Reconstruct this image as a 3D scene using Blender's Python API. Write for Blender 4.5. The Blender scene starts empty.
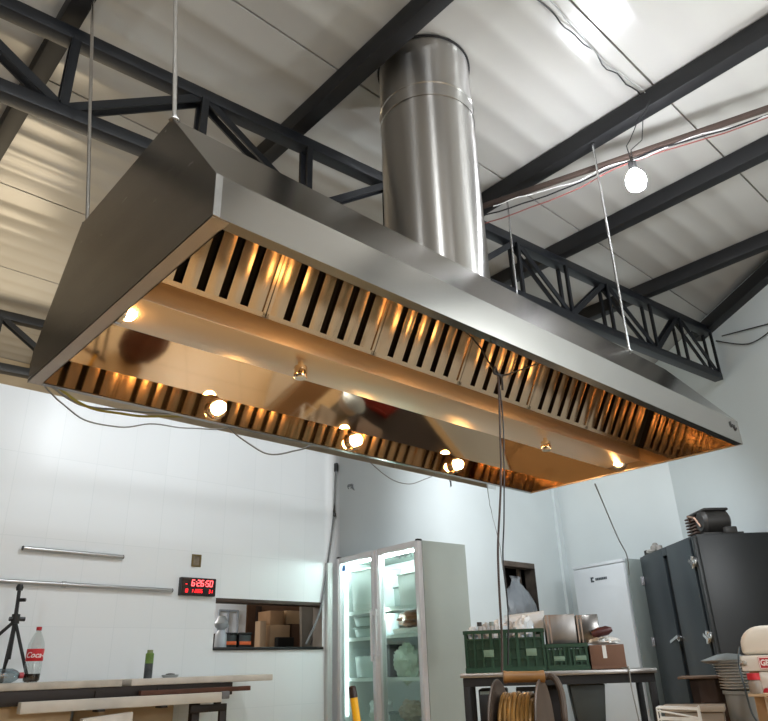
import bpy, bmesh, math, random
from mathutils import Vector, Matrix, noise
random.seed(7)
PI = math.pi
col = bpy.context.scene.collection
EYE = 0.9

# ------------------------------------------------------------------ camera
F_PX, PITCH, ROLL, YAW = 690.48, 0.41788, 0.03164, -0.75331
def _rot():
    t, r, y = PITCH, ROLL, YAW
    Ry = Matrix(((math.cos(y), -math.sin(y), 0), (math.sin(y), math.cos(y), 0), (0, 0, 1)))
    Rx = Matrix(((1, 0, 0), (0, math.cos(t), -math.sin(t)), (0, math.sin(t), math.cos(t))))
    Rr = Matrix(((math.cos(r), 0, math.sin(r)), (0, 1, 0), (-math.sin(r), 0, math.cos(r))))
    return Ry @ Rx @ Rr
RC = _rot()
cam = bpy.data.cameras.new('camera'); co = bpy.data.objects.new('camera', cam); col.objects.link(co)
cam.sensor_fit = 'HORIZONTAL'; cam.sensor_width = 36; cam.lens = 36 * F_PX / 768
cam.clip_start = 0.02; cam.clip_end = 100
m4 = Matrix((RC.col[0], RC.col[2], -RC.col[1])).transposed().to_4x4()
m4.translation = (0, 0, EYE); co.matrix_world = m4
bpy.context.scene.camera = co

def at(px, py, ax, v):
    """the place in the room seen at a pixel of the photograph, on the plane ax = v"""
    d = RC @ Vector(((px - 384) / F_PX, 1, -(py - 360.5) / F_PX))
    i = 'xyz'.index(ax)
    k = (v - (EYE if ax == 'z' else 0)) / d[i]
    return Vector((0, 0, EYE)) + d * k
def deep(px, py, dist):
    d = RC @ Vector(((px - 384) / F_PX, 1, -(py - 360.5) / F_PX))
    return Vector((0, 0, EYE)) + d * (dist / math.hypot(d.x, d.y))

DUCT_ROT = 0.25
# ------------------------------------------------------------------ materials
def S(h):
    h = h.lstrip('#'); o = []
    for i in (0, 2, 4):
        c = int(h[i:i+2], 16) / 255
        o.append(c / 12.92 if c <= .04045 else ((c + .055) / 1.055) ** 2.4)
    return (*o, 1)
def mat(name, color, rough=.5, metal=0., var=0., vscale=4., bump=0., bscale=40., stretch=(1, 1, 1), rvar=0.,
        emit=None, estr=0., trans=0., alpha=1., coat=0., spec=None):
    m = bpy.data.materials.new(name); m.use_nodes = True
    nt = m.node_tree; b = nt.nodes['Principled BSDF']
    c = S(color) if isinstance(color, str) else (*color, 1)
    b.inputs['Base Color'].default_value = c
    b.inputs['Roughness'].default_value = rough
    b.inputs['Metallic'].default_value = metal
    if spec is not None: b.inputs['Specular IOR Level'].default_value = spec
    if coat: b.inputs['Coat Weight'].default_value = coat; b.inputs['Coat Roughness'].default_value = .08
    if trans: b.inputs['Transmission Weight'].default_value = trans
    if alpha < 1: b.inputs['Alpha'].default_value = alpha
    if emit:
        b.inputs['Emission Color'].default_value = S(emit); b.inputs['Emission Strength'].default_value = estr
    tc = mp = None
    if var or bump or rvar:
        tc = nt.nodes.new('ShaderNodeTexCoord'); mp = nt.nodes.new('ShaderNodeMapping')
        mp.inputs['Scale'].default_value = stretch
        nt.links.new(tc.outputs['Object'], mp.inputs['Vector'])
    if var:
        n = nt.nodes.new('ShaderNodeTexNoise'); n.inputs['Scale'].default_value = vscale; n.inputs['Detail'].default_value = 5
        nt.links.new(mp.outputs[0], n.inputs['Vector'])
        r = nt.nodes.new('ShaderNodeValToRGB')
        r.color_ramp.elements[0].position = .3; r.color_ramp.elements[1].position = .72
        r.color_ramp.elements[0].color = tuple(x * (1 - var) for x in c[:3]) + (1,)
        r.color_ramp.elements[1].color = tuple(min(1, x * (1 + var)) for x in c[:3]) + (1,)
        nt.links.new(n.outputs['Fac'], r.inputs[0]); nt.links.new(r.outputs[0], b.inputs['Base Color'])
    if rvar:
        n = nt.nodes.new('ShaderNodeTexNoise'); n.inputs['Scale'].default_value = bscale; n.inputs['Detail'].default_value = 3
        nt.links.new(mp.outputs[0], n.inputs['Vector'])
        q = nt.nodes.new('ShaderNodeMapRange')
        q.inputs['To Min'].default_value = max(.02, rough - rvar); q.inputs['To Max'].default_value = rough + rvar
        nt.links.new(n.outputs['Fac'], q.inputs['Value']); nt.links.new(q.outputs[0], b.inputs['Roughness'])
    if bump:
        n = nt.nodes.new('ShaderNodeTexNoise'); n.inputs['Scale'].default_value = bscale; n.inputs['Detail'].default_value = 4
        nt.links.new(mp.outputs[0], n.inputs['Vector'])
        u = nt.nodes.new('ShaderNodeBump'); u.inputs['Strength'].default_value = bump; u.inputs['Distance'].default_value = .01
        nt.links.new(n.outputs['Fac'], u.inputs['Height']); nt.links.new(u.outputs[0], b.inputs['Normal'])
    return m
def glass_mat(name, tint='#ffffff', refl=.1, rough=.02):
    m = bpy.data.materials.new(name); m.use_nodes = True; nt = m.node_tree
    for n in list(nt.nodes): nt.nodes.remove(n)
    o = nt.nodes.new('ShaderNodeOutputMaterial'); mx = nt.nodes.new('ShaderNodeMixShader')
    t = nt.nodes.new('ShaderNodeBsdfTransparent'); g = nt.nodes.new('ShaderNodeBsdfGlossy')
    t.inputs[0].default_value = S(tint); g.inputs['Roughness'].default_value = rough
    mx.inputs[0].default_value = refl
    nt.links.new(t.outputs[0], mx.inputs[1]); nt.links.new(g.outputs[0], mx.inputs[2])
    nt.links.new(mx.outputs[0], o.inputs[0]); return m
def tile_mat(name, base, grout, w, h, mortar=.003, rough=.25, axes='xz', bump=.15):
    m = bpy.data.materials.new(name); m.use_nodes = True; nt = m.node_tree; b = nt.nodes['Principled BSDF']
    tc = nt.nodes.new('ShaderNodeTexCoord'); sp = nt.nodes.new('ShaderNodeSeparateXYZ'); cb = nt.nodes.new('ShaderNodeCombineXYZ')
    nt.links.new(tc.outputs['Object'], sp.inputs[0])
    nt.links.new(sp.outputs['XYZ'.index(axes[0].upper())], cb.inputs[0]); nt.links.new(sp.outputs['XYZ'.index(axes[1].upper())], cb.inputs[1])
    br = nt.nodes.new('ShaderNodeTexBrick'); br.offset = 0; br.squash = 1
    br.inputs['Scale'].default_value = 1; br.inputs['Brick Width'].default_value = w; br.inputs['Row Height'].default_value = h
    br.inputs['Mortar Size'].default_value = mortar; br.inputs['Mortar Smooth'].default_value = .2
    c = S(base); br.inputs['Color1'].default_value = c; br.inputs['Color2'].default_value = tuple(x * .97 for x in c[:3]) + (1,)
    br.inputs['Mortar'].default_value = S(grout)
    nt.links.new(cb.outputs[0], br.inputs['Vector']); nt.links.new(br.outputs['Color'], b.inputs['Base Color'])
    u = nt.nodes.new('ShaderNodeBump'); u.inputs['Strength'].default_value = bump; u.inputs['Distance'].default_value = .004; u.invert = True
    nt.links.new(br.outputs['Fac'], u.inputs['Height']); nt.links.new(u.outputs[0], b.inputs['Normal'])
    b.inputs['Roughness'].default_value = rough
    return m

STEEL = mat('brushed_steel', (.35, .33, .305), .19, 1, var=.03, vscale=1.2, rvar=.02, bscale=20, stretch=(.2, 6, 6))
STEEL_END = mat('brushed_steel_end', (.30, .28, .255), .25, 1, var=.12, vscale=2.2, rvar=.05, bscale=30, stretch=(3, .4, 3))
STEEL_IN = mat('polished_steel', (.78, .63, .46), .055, 1, bump=.03, bscale=2.2)  # golden base carries the warm lamp light bouncing inside the hood
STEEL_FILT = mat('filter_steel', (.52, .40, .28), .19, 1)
STEEL_DUCT = mat('duct_steel', (.44, .425, .405), .30, 1)
_nt = STEEL_DUCT.node_tree; _b = _nt.nodes['Principled BSDF']; _b.inputs['Anisotropic'].default_value = .92
_tg = _nt.nodes.new('ShaderNodeTangent'); _tg.direction_type = 'RADIAL'; _tg.axis = 'Z'; _nt.links.new(_tg.outputs[0], _b.inputs['Tangent'])
_b.inputs['Anisotropic Rotation'].default_value = DUCT_ROT
STEEL_BRIGHT = mat('bright_steel', (.72, .72, .72), .2, 1, rvar=.04)
STEEL_FLANGE = mat('flange_steel', (.55, .48, .41), .35, 1, var=.08)
VOID = mat('filter_shadow', (.006, .005, .004), .8)  # near-black base paints in the shade behind the filters
IRON = mat('painted_iron', '#111419', .45, 0, var=.12, vscale=3)
IRON_D = mat('dark_iron', '#0d0e11', .6, 0, var=.15, vscale=3)
WHITE = mat('white_paint', '#dfe3e2', .35, var=.03)
WIRE_B = mat('black_cable', '#16161a', .5); WIRE_G = mat('grey_cable', '#8b8d8b', .5); WIRE_Y = mat('green_yellow_cable', '#a29a4c', .5)
WIRE_R = mat('red_cable', '#7d4540', .5); HILITE_W = mat('bar_highlight_white', '#d8d8d8', .4)

# ------------------------------------------------------------------ mesh helpers
FRAME = {}
class MB:
    def __init__(s): s.v = []; s.f = []; s.mi = []
    def add(s, vs, fs, m=0):
        k = len(s.v); s.v += [Vector(p) for p in vs]
        for f in fs: s.f.append([i + k for i in f]); s.mi.append(m)
        return s
    def box(s, lo, hi, m=0):
        x0, y0, z0 = [min(a, b) for a, b in zip(lo, hi)]; x1, y1, z1 = [max(a, b) for a, b in zip(lo, hi)]
        return s.add([(x0,y0,z0),(x1,y0,z0),(x1,y1,z0),(x0,y1,z0),(x0,y0,z1),(x1,y0,z1),(x1,y1,z1),(x0,y1,z1)],
              [(0,3,2,1),(4,5,6,7),(0,1,5,4),(1,2,6,5),(2,3,7,6),(3,0,4,7)], m)
    def hexa(s, b, t, m=0):
        """two quads, bottom and top, counter-clockwise from above"""
        return s.add(list(b) + list(t), [(0,3,2,1),(4,5,6,7),(0,1,5,4),(1,2,6,5),(2,3,7,6),(3,0,4,7)], m)
    def bar(s, p, q, w, h, m=0, up=(0, 0, 1)):
        p = Vector(p); q = Vector(q); d = (q - p).normalized(); up = Vector(up)
        if abs(d.dot(up)) > .99: up = Vector((0, 1, 0))
        a = d.cross(up).normalized(); u = a.cross(d).normalized(); vs = []
        for c in (p, q):
            for i, j in ((-1,-1),(1,-1),(1,1),(-1,1)): vs.append(c + a*(i*w/2) + u*(j*h/2))
        return s.add(vs, [(0,1,2,3),(7,6,5,4),(0,4,5,1),(1,5,6,2),(2,6,7,3),(3,7,4,0)], m)
    def tube(s, pts, r, seg=8, m=0, cap=True):
        pts = [Vector(p) for p in pts]; n = len(pts); R = r if isinstance(r, (list, tuple)) else [r]*n
        d0 = (pts[1]-pts[0]).normalized(); a = d0.orthogonal().normalized(); k = len(s.v)
        for i, p in enumerate(pts):
            d = (pts[min(i+1, n-1)] - pts[max(i-1, 0)]).normalized()
            a = (a - d*a.dot(d)).normalized(); b = d.cross(a)
            for j in range(seg):
                t = 2*PI*j/seg; s.v.append(p + (a*math.cos(t) + b*math.sin(t))*R[i])
        for i in range(n-1):
            for j in range(seg):
                j2 = (j+1) % seg
                s.f.append([k+i*seg+j, k+i*seg+j2, k+(i+1)*seg+j2, k+(i+1)*seg+j]); s.mi.append(m)
        if cap:
            s.f.append([k+j for j in range(seg)][::-1]); s.mi.append(m)
            s.f.append([k+(n-1)*seg+j for j in range(seg)]); s.mi.append(m)
        return s
    def lathe(s, prof, c=(0,0,0), axis=(0,0,1), seg=24, m=0, cap=True):
        c = Vector(c); d = Vector(axis).normalized(); a = d.orthogonal().normalized(); b = d.cross(a); k = len(s.v); n = len(prof)
        for r, z in prof:
            for j in range(seg):
                t = 2*PI*j/seg; s.v.append(c + d*z + (a*math.cos(t)+b*math.sin(t))*max(r, 1e-4))
        for i in range(n-1):
            for j in range(seg):
                j2 = (j+1) % seg
                s.f.append([k+i*seg+j, k+i*seg+j2, k+(i+1)*seg+j2, k+(i+1)*seg+j]); s.mi.append(m)
        if cap:
            s.f.append([k+j for j in range(seg)][::-1]); s.mi.append(m)
            s.f.append([k+(n-1)*seg+j for j in range(seg)]); s.mi.append(m)
        return s
    def prism(s, poly, axis, a, b, m=0):
        """closed polygon given in the two other axes, pulled along axis from a to b"""
        def P(u, w, t):
            return {'x': (t, u, w), 'y': (u, t, w), 'z': (u, w, t)}[axis]
        n = len(poly); vs = [P(u, w, a) for u, w in poly] + [P(u, w, b) for u, w in poly]
        fs = [list(range(n))[::-1], list(range(n, 2*n))] + [[i, (i+1) % n, n+(i+1) % n, n+i] for i in range(n)]
        return s.add(vs, fs, m)
    def sphere(s, c, r, seg=16, rings=10, m=0, amp=0., seed=0, freq=2.):
        c = Vector(c); R = Vector(r) if isinstance(r, (tuple, list)) else Vector((r, r, r)); k = len(s.v)
        for i in range(rings+1):
            p = PI*i/rings
            for j in range(seg):
                t = 2*PI*j/seg; d = Vector((math.sin(p)*math.cos(t), math.sin(p)*math.sin(t), math.cos(p)))
                q = 1 + (amp*noise.noise(d*freq + Vector((seed*7.1, seed*3.3, 0))) + .5*amp*noise.noise(d*freq*2.7 + Vector((seed, 0, 5))) if amp else 0)
                s.v.append(c + Vector((d.x*R.x, d.y*R.y, d.z*R.z))*q)
        for i in range(rings):
            for j in range(seg):
                j2 = (j+1) % seg; s.f.append([k+i*seg+j, k+(i+1)*seg+j, k+(i+1)*seg+j2, k+i*seg+j2]); s.mi.append(m)
        return s
    def move(s, M):
        s.v = [M @ p for p in s.v]; return s
    def build(s, name, mats, parent=None, bevel=0., smooth=True, local=False, seg=2, kind=None):
        if not isinstance(mats, (list, tuple)): mats = [mats]
        vs = list(s.v); loc = Vector((0, 0, 0))
        if parent is not None and not local:
            inv = FRAME[parent.name].inverted(); vs = [inv @ p for p in vs]
        elif parent is None and not local:
            xs = [p.x for p in vs]; ys = [p.y for p in vs]; loc = Vector(((min(xs)+max(xs))/2, (min(ys)+max(ys))/2, min(p.z for p in vs)))
            vs = [p - loc for p in vs]
        me = bpy.data.meshes.new(name)
        bm = bmesh.new(); bv = [bm.verts.new(p) for p in vs]
        for f, mi in zip(s.f, s.mi):
            try: fc = bm.faces.new([bv[i] for i in f]); fc.material_index = mi
            except ValueError: pass
        bmesh.ops.remove_doubles(bm, verts=bm.verts, dist=1e-5)
        bmesh.ops.recalc_face_normals(bm, faces=bm.faces)
        if bevel:
            ed = [e for e in bm.edges if len(e.link_faces) == 2 and e.calc_face_angle(0) > .5]
            bmesh.ops.bevel(bm, geom=ed, offset=bevel, segments=seg, profile=.5, affect='EDGES', clamp_overlap=True)
        bm.to_mesh(me); bm.free()
        for m in mats: me.materials.append(m)
        if smooth:
            for p in me.polygons: p.use_smooth = True
            me.set_sharp_from_angle(angle=math.radians(35))
        o = bpy.data.objects.new(name, me); col.objects.link(o); o.location = loc
        if parent is not None:
            o.parent = parent
            pm = FRAME[parent.name]
            FRAME[o.name] = pm.copy()
        else: FRAME[o.name] = Matrix.Translation(loc)
        if kind: o['kind'] = kind
        return o
def tag(o, label, cat, group=None, kind=None):
    o['label'] = label; o['category'] = cat
    if group: o['group'] = group
    if kind: o['kind'] = kind
    return o
def thing(name, label, cat, loc=(0, 0, 0), rotz=0., group=None):
    o = bpy.data.objects.new(name, None); col.objects.link(o); o.empty_display_size = .1
    o.location = loc; o.rotation_euler = (0, 0, rotz)
    FRAME[o.name] = Matrix.Translation(Vector(loc)) @ Matrix.Rotation(rotz, 4, 'Z')
    return tag(o, label, cat, group)
def dup(root, loc, rotz=None, label=None):
    def cp(o, par):
        c = o.copy(); col.objects.link(c)
        if par is not None: c.parent = par
        for ch in [x for x in bpy.data.objects if x.parent == o]: cp(ch, c)
        return c
    r = cp(root, None); r.location = loc
    if rotz is not None: r.rotation_euler = (0, 0, rotz)
    FRAME[r.name] = Matrix.Translation(Vector(loc)) @ Matrix.Rotation(r.rotation_euler.z, 4, 'Z')
    if label: r['label'] = label
    return r
def struct(mb, name, mats, **k): return mb.build(name, mats, kind='structure', **k)
def wire(name, pts, r, m, label, cat='cable', group=None, n=6, jit=.0):
    pts = [Vector(p) for p in pts]; out = []
    P = [pts[0]] + pts + [pts[-1]]
    for i in range(1, len(P)-2):
        for k in range(n):
            t = k/n; a, b, c, d = P[i-1], P[i], P[i+1], P[i+2]
            q = .5*((2*b) + (c-a)*t + (2*a-5*b+4*c-d)*t*t + (3*b-a-3*c+d)*t**3)
            if jit: q = q + noise.noise_vector(q*6)*jit
            out.append(q)
    out.append(pts[-1])
    o = MB().tube(out, r, 6).build(name, m)
    if label: tag(o, label, cat, group)
    return o
def text_mb(txt, size, shear=0., ext=.001, bold=0.):
    cu = bpy.data.curves.new('t', 'FONT'); cu.body = txt; cu.size = size; cu.shear = shear; cu.extrude = ext; cu.offset = bold
    cu.align_x = 'CENTER'; cu.align_y = 'CENTER'; cu.resolution_u = 3
    o = bpy.data.objects.new('t', cu); col.objects.link(o)
    me = bpy.data.meshes.new_from_object(o.evaluated_get(bpy.context.evaluated_depsgraph_get()))
    mb = MB(); mb.add([v.co.copy() for v in me.vertices], [list(p.vertices) for p in me.polygons])
    bpy.data.objects.remove(o); bpy.data.curves.remove(cu); bpy.data.meshes.remove(me)
    return mb
def basis(o, x, y):
    x = Vector(x).normalized(); y = Vector(y).normalized(); z = x.cross(y)
    M = Matrix((x, y, z)).transposed().to_4x4(); M.translation = Vector(o); return M

# ================================================================== THE ROOM
CEIL = 4.6; WY = 5.6
TILE = tile_mat('white_wall_tile', '#e3e8eb', '#dbe1e4', .30, .62, .003, .36, bump=.02)
PAINT = mat('pale_wall_paint', '#d3dcde', .6, var=.03, vscale=1.5)
PAINT_R = mat('pale_wall_paint_right', '#d6dedf', .4, var=.025, vscale=1.2)
FLOORM = tile_mat('floor_tile', '#c4a57a', '#9c8058', .6, .6, .004, .35, 'xy')  # base warmed and lightened in place of warm lamp light
CEILM = mat('ceiling_sheet', '#acaba7', .27, var=.05, vscale=.8)
DARKW = mat('dim_wall', '#57544f', .7, var=.1)
FRONTW = mat('front_wall_paint', '#6f6c67', .6, var=.08)

struct(MB().box((-4, -4, -.1), (12, 10, 0)), 'floor', FLOORM)
# ceiling: metal sheets with flat ribs, a dark seam where two sheets meet
mb = MB(); prof = []; y = -4.05; step = 0.225
while y < 10:
    k = round((y - 1.35*round(y/1.35))/step)
    if k == 0: prof += [(y-.008, 0), (y-.006, .03), (y+.006, .03), (y+.008, 0)]
    else: prof += [(y-.045, 0), (y-.03, -.0035), (y+.03, -.0035), (y+.045, 0)]
    y += step
vs = [(-4, a, CEIL+b) for a, b in prof] + [(12, a, CEIL+b) for a, b in prof]; n = len(prof)
mb.add(vs, [(i, i+1, n+i+1, n+i) for i in range(n-1)])
mb.box((-4, -4, CEIL+.05), (12, 10, CEIL+.1))
struct(mb, 'ceiling', CEILM)

# back wall with the serving hatch and the rough opening
hA = at(216, 598, 'y', WY); hD = at(322, 649, 'y', WY); hx0, hx1, hz0, hz1 = hA.x, hD.x, hD.z, at(270, 600.5, 'y', WY).z
nA = at(503, 559, 'y', WY); nD = at(540, 619, 'y', WY); nx0, nx1, nz0, nz1 = nA.x, at(537, 590, 'y', WY).x, nD.z, at(520, 562.5, 'y', WY).z
WTOP = at(8, 385, 'y', WY).z
XE = 8.62
mb = MB(); ya, yb = WY, WY+.14
XS = 4.55
for x0, x1, z0, z1 in ((-4, hx0, 0, WTOP), (hx0, hx1, 0, hz0), (hx0, hx1, hz1, WTOP), (hx1, XS, 0, WTOP)): mb.box((x0, ya, z0), (x1, yb, z1), 0)
for x0, x1, z0, z1 in ((XS, nx0, 0, WTOP), (nx0, nx1, 0, nz0), (nx0, nx1, nz1, CEIL-.012), (nx1, XE, 0, CEIL-.012)): mb.box((x0, ya, z0), (x1, yb, z1), 1)
struct(mb, 'wall_back', [TILE, PAINT])
def vwall(name, p, q, z0, z1, m, th=.12):
    p = Vector((*p, 0)); q = Vector((*q, 0)); d = (q-p).normalized(); nrm = Vector((d.y, -d.x, 0))*th
    mb = MB().hexa([p+Vector((0,0,z0)), p+nrm+Vector((0,0,z0)), q+nrm+Vector((0,0,z0)), q+Vector((0,0,z0))],
                   [p+Vector((0,0,z1)), p+nrm+Vector((0,0,z1)), q+nrm+Vector((0,0,z1)), q+Vector((0,0,z1))])
    return struct(mb, name, m)
K = Vector((8.77, 3.96)); wd = Vector((.616, .788))
P0 = K - wd*(K.y+4)/wd.y
vwall('wall_right', (P0.x, -4), K, 0, CEIL-.012, PAINT_R)
vwall('wall_right_rear', K, (XE, WY), 0, CEIL-.012, PAINT_R)
vwall('wall_right_kitchen', (XE, WY+.15), (XE, 9.0), 0, CEIL-.012, mat('kitchen_side_paint', '#b8ad98', .6))
struct(MB().box((-4, 9.0, 0), (XE+.2, 9.12, CEIL-.012)), 'wall_kitchen', mat('kitchen_wall_paint', '#a99c86', .6, var=.06))
struct(MB().box((-4.12, -4, 0), (-4, 9.1, CEIL-.012)), 'wall_left', DARKW)
struct(MB().box((-4, -4.12, 0), (P0.x, -4, CEIL-.012)), 'wall_front', FRONTW)
# shallow pilaster strip at the rear corner
struct(MB().box((XE-.16, WY-.045, 0), (XE-.06, WY, CEIL-.012)), 'trim_1', PAINT)
# dark frame round the hatch: lintel and sill
WOODD = mat('dark_wood', '#3a2b22', .55, var=.3, vscale=6, stretch=(1, 8, 8))
BLACK = mat('black_plastic', '#141416', .4)
struct(MB().box((hx0, WY-.006, hz1-.03), (hx1, WY+.14, hz1+.002)), 'trim_2', WOODD, bevel=.002)
struct(MB().box((hx0, WY-.02, hz0-.004), (hx1+.004, WY+.15, hz0+.02)), 'trim_3', BLACK, bevel=.002)
OLDW = mat('old_timber', '#5a5048', .8, var=.35, vscale=7, stretch=(1, 6, 6))
struct(MB().box((nx0-.0, WY-.004, nz1-.06), (nx1, WY+.16, nz1+.004)), 'trim_4', OLDW, bevel=.003)

struct(MB().box((nx1-.012, WY-.003, nz0), (nx1, WY+.16, nz1-.06)), 'trim_6', mat('dark_jamb_timber', '#3a342e', .85, var=.4, vscale=7))
# ================================================================== ROOF STEEL
PUR = [('dark steel purlin overhead at the far left, above the tall left hanger rod', .68), ('dark steel purlin touching the near side of the round exhaust duct', 2.235),
       ('dark steel purlin just beyond the round duct, nearest the light bulb', 4.0), ('dark steel purlin passing behind the hanging light bulb', 5.15), ('dark steel purlin closest to the right wall', 6.53)]
for lb, x in PUR:
    tag(MB().box((x-.055, -3.95, CEIL-.155), (x+.055, 8.9, CEIL-.011)).build('roof_purlin', IRON_D, bevel=.006), lb, 'beam', 'steel purlins under the roof sheets')
# beam along the top of the right wall
e0 = Vector((7.93, 2.86, 4.42)); d3 = Vector((wd.x, wd.y, 0)); nrm = Vector((-wd.y, wd.x, 0))
tag(MB().bar(e0+nrm*.07, e0-d3*7.5+nrm*.07, .12, .14).build('edge_beam', IRON_D, bevel=.005), 'dark steel beam running along the top of the right wall', 'beam')

T0 = Vector((.65, 3.37, 0)); T1 = Vector((7.72, 2.715, 0)); td = (T1-T0).normalized(); TL = (T1-T0).length
def make_truss(label, group):
    t = thing('roof_truss', label, 'truss', (T0.x, T0.y, 3.74), math.atan2(td.y, td.x), group)
    H = .66; a, b = -4.3, TL
    MB().box((a, -.05, H-.09), (b, .05, H)).build('top_chord', IRON, t, bevel=.006, local=True)
    MB().box((a, -.05, 0), (b, .05, .085)).build('bottom_chord', IRON, t, bevel=.006, local=True)
    nodes = [.08 - .79*i for i in range(5, 0, -1)] + [.08, .88, 1.67, 2.42, 3.14, 3.83, 4.49, 5.12, 5.85, 6.42, TL-.04]
    for i, x in enumerate(nodes):
        if x < a or x > b: continue
        m = MB()
        for s in (-1, 1): m.box((x-.026, s*.045-.006, .08), (x+.026, s*.045+.006, H-.085)); m.box((x-.026, s*.045-.022, .08), (x-.018, s*.045+.006, H-.085))
        m.build('upright', IRON, t, local=True)
    for i in range(len(nodes)-1):
        x0, x1 = nodes[i], nodes[i+1]
        if x0 < a or x1 > b: continue
        z0, z1 = (.08, H-.08) if i % 2 else (H-.08, .08)
        m = MB()
        for s in (-1, 1): m.bar((x0+.03, s*.035, z0), (x1-.03, s*.035, z1), .014, .052)
        m.build('diagonal', IRON, t, local=True)
    return t
tr = make_truss('long dark lattice roof truss passing behind the extractor hood and duct', 'lattice roof trusses')
tr2 = dup(tr, (T0.x-.1, 7.4, 3.74), None, 'distant dark lattice truss above the top of the tiled back wall')

# ================================================================== THE HOOD
HC = Vector((2.614, 2.33, 2.1)); HX, HY, LIP, TOP, RY = 1.842, .81, .148, .635, .43
STEEL_IN_END = mat('polished_steel_dimmed', (.46, .36, .27), .07, 1, bump=.22, bscale=4.5)  # darker copy of the lining steel, dim reflections put into its base
hood = thing('range_hood', 'huge stainless steel island extractor hood hanging over the room', 'extractor hood', HC)
def L(mb, name, mats, par=None, **k): return mb.build(name, mats, par or hood, local=True, **k)
def sheet(pts, th):
    """open polyline thickened to its right-hand side"""
    pts = [Vector(p) for p in pts]; off = []
    for i, p in enumerate(pts):
        ns = []
        for j in (i-1, i):
            if 0 <= j < len(pts)-1:
                d = (pts[j+1]-pts[j]).normalized(); ns.append(Vector((d.y, -d.x)))
        nn = sum(ns, Vector((0, 0))).normalized(); k = th / max(.3, nn.dot(ns[0])); off.append(p + nn*k)
    return [tuple(p) for p in pts] + [tuple(p) for p in off[::-1]]
ti = .006
def quadstrip(mb, pts, x0, x1, th, m_out=0, m_in=1):
    poly = sheet(pts, th); n = len(pts)
    for i in range(n-1):
        a, b = poly[i], poly[i+1]; c, d = poly[2*n-2-i], poly[2*n-1-i]
        mb.add([(x0, *a), (x1, *a), (x1, *b), (x0, *b)], [(0, 1, 2, 3)], m_out)
        mb.add([(x0, *d), (x1, *d), (x1, *c), (x0, *c)], [(3, 2, 1, 0)], m_in)
    for a, d in ((poly[0], poly[-1]), (poly[n-1], poly[n])):
        mb.add([(x0, *a), (x1, *a), (x1, *d), (x0, *d)], [(0, 1, 2, 3)], m_out)
    for x in (x0, x1): mb.add([(x, *p) for p in poly], [list(range(2*n))], m_out)
    return mb
front = quadstrip(MB(), [(-HY+.045, .0), (-HY, .0), (-HY, LIP), (-RY, TOP)], -HX+.004, HX-.004, ti)
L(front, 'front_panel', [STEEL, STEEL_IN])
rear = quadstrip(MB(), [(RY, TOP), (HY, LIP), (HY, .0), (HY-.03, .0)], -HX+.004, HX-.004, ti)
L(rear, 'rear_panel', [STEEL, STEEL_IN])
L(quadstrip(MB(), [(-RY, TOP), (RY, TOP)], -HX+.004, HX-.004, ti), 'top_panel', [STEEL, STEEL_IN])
hexa = [(-HY, 0), (HY, 0), (HY, LIP), (RY, TOP), (-RY, TOP), (-HY, LIP)]
for s in (-1, 1):
    m = MB()
    xo, xi = s*HX, s*(HX-.004)
    m.add([(xo, *p) for p in hexa], [list(range(6))], 0); m.add([(xi, *p) for p in hexa], [list(range(6))], 1)
    for i in range(6):
        a, b = hexa[i], hexa[(i+1) % 6]; m.add([(xo, *a), (xo, *b), (xi, *b), (xi, *a)], [(0, 1, 2, 3)], 0)
    # return flange at the foot of the panel
    fl = .055 if s < 0 else .012
    m.box((xo, -HY+.006, -.001), (s*(HX-fl), HY-.006, .006), 2)
    if s < 0: m.box((s*(HX-fl), -HY+.05, -.001), (s*(HX-fl+.004), HY-.05, .03), 2)
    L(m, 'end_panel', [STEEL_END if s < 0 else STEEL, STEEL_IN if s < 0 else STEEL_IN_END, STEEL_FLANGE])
# folded corner strip on the near left edge
L(MB().box((-HX-.003, -HY-.003, .0), (-HX+.02, -HY, LIP)), 'corner_strip', STEEL_BRIGHT)
# grease trough
tr_ = MB()
yt = .13
poly = [(-yt, .147), (-yt, .05), (yt, .05), (yt, .147), (yt-.006, .147), (yt-.006, .056), (-yt+.006, .056), (-yt+.006, .147)]
tr_.prism(poly, 'x', -HX+.005, HX-.005)
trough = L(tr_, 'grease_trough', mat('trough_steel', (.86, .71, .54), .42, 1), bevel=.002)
for x in (-.965, .87):
    c = MB().lathe([(.012, .052), (.014, .03), (.028, .028), (.03, .024), (.03, -.022), (.026, -.028), (.0, -.028)], (x, -.03, 0), seg=20)
    L(c, 'grease_cup', STEEL_IN, trough)
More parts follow.
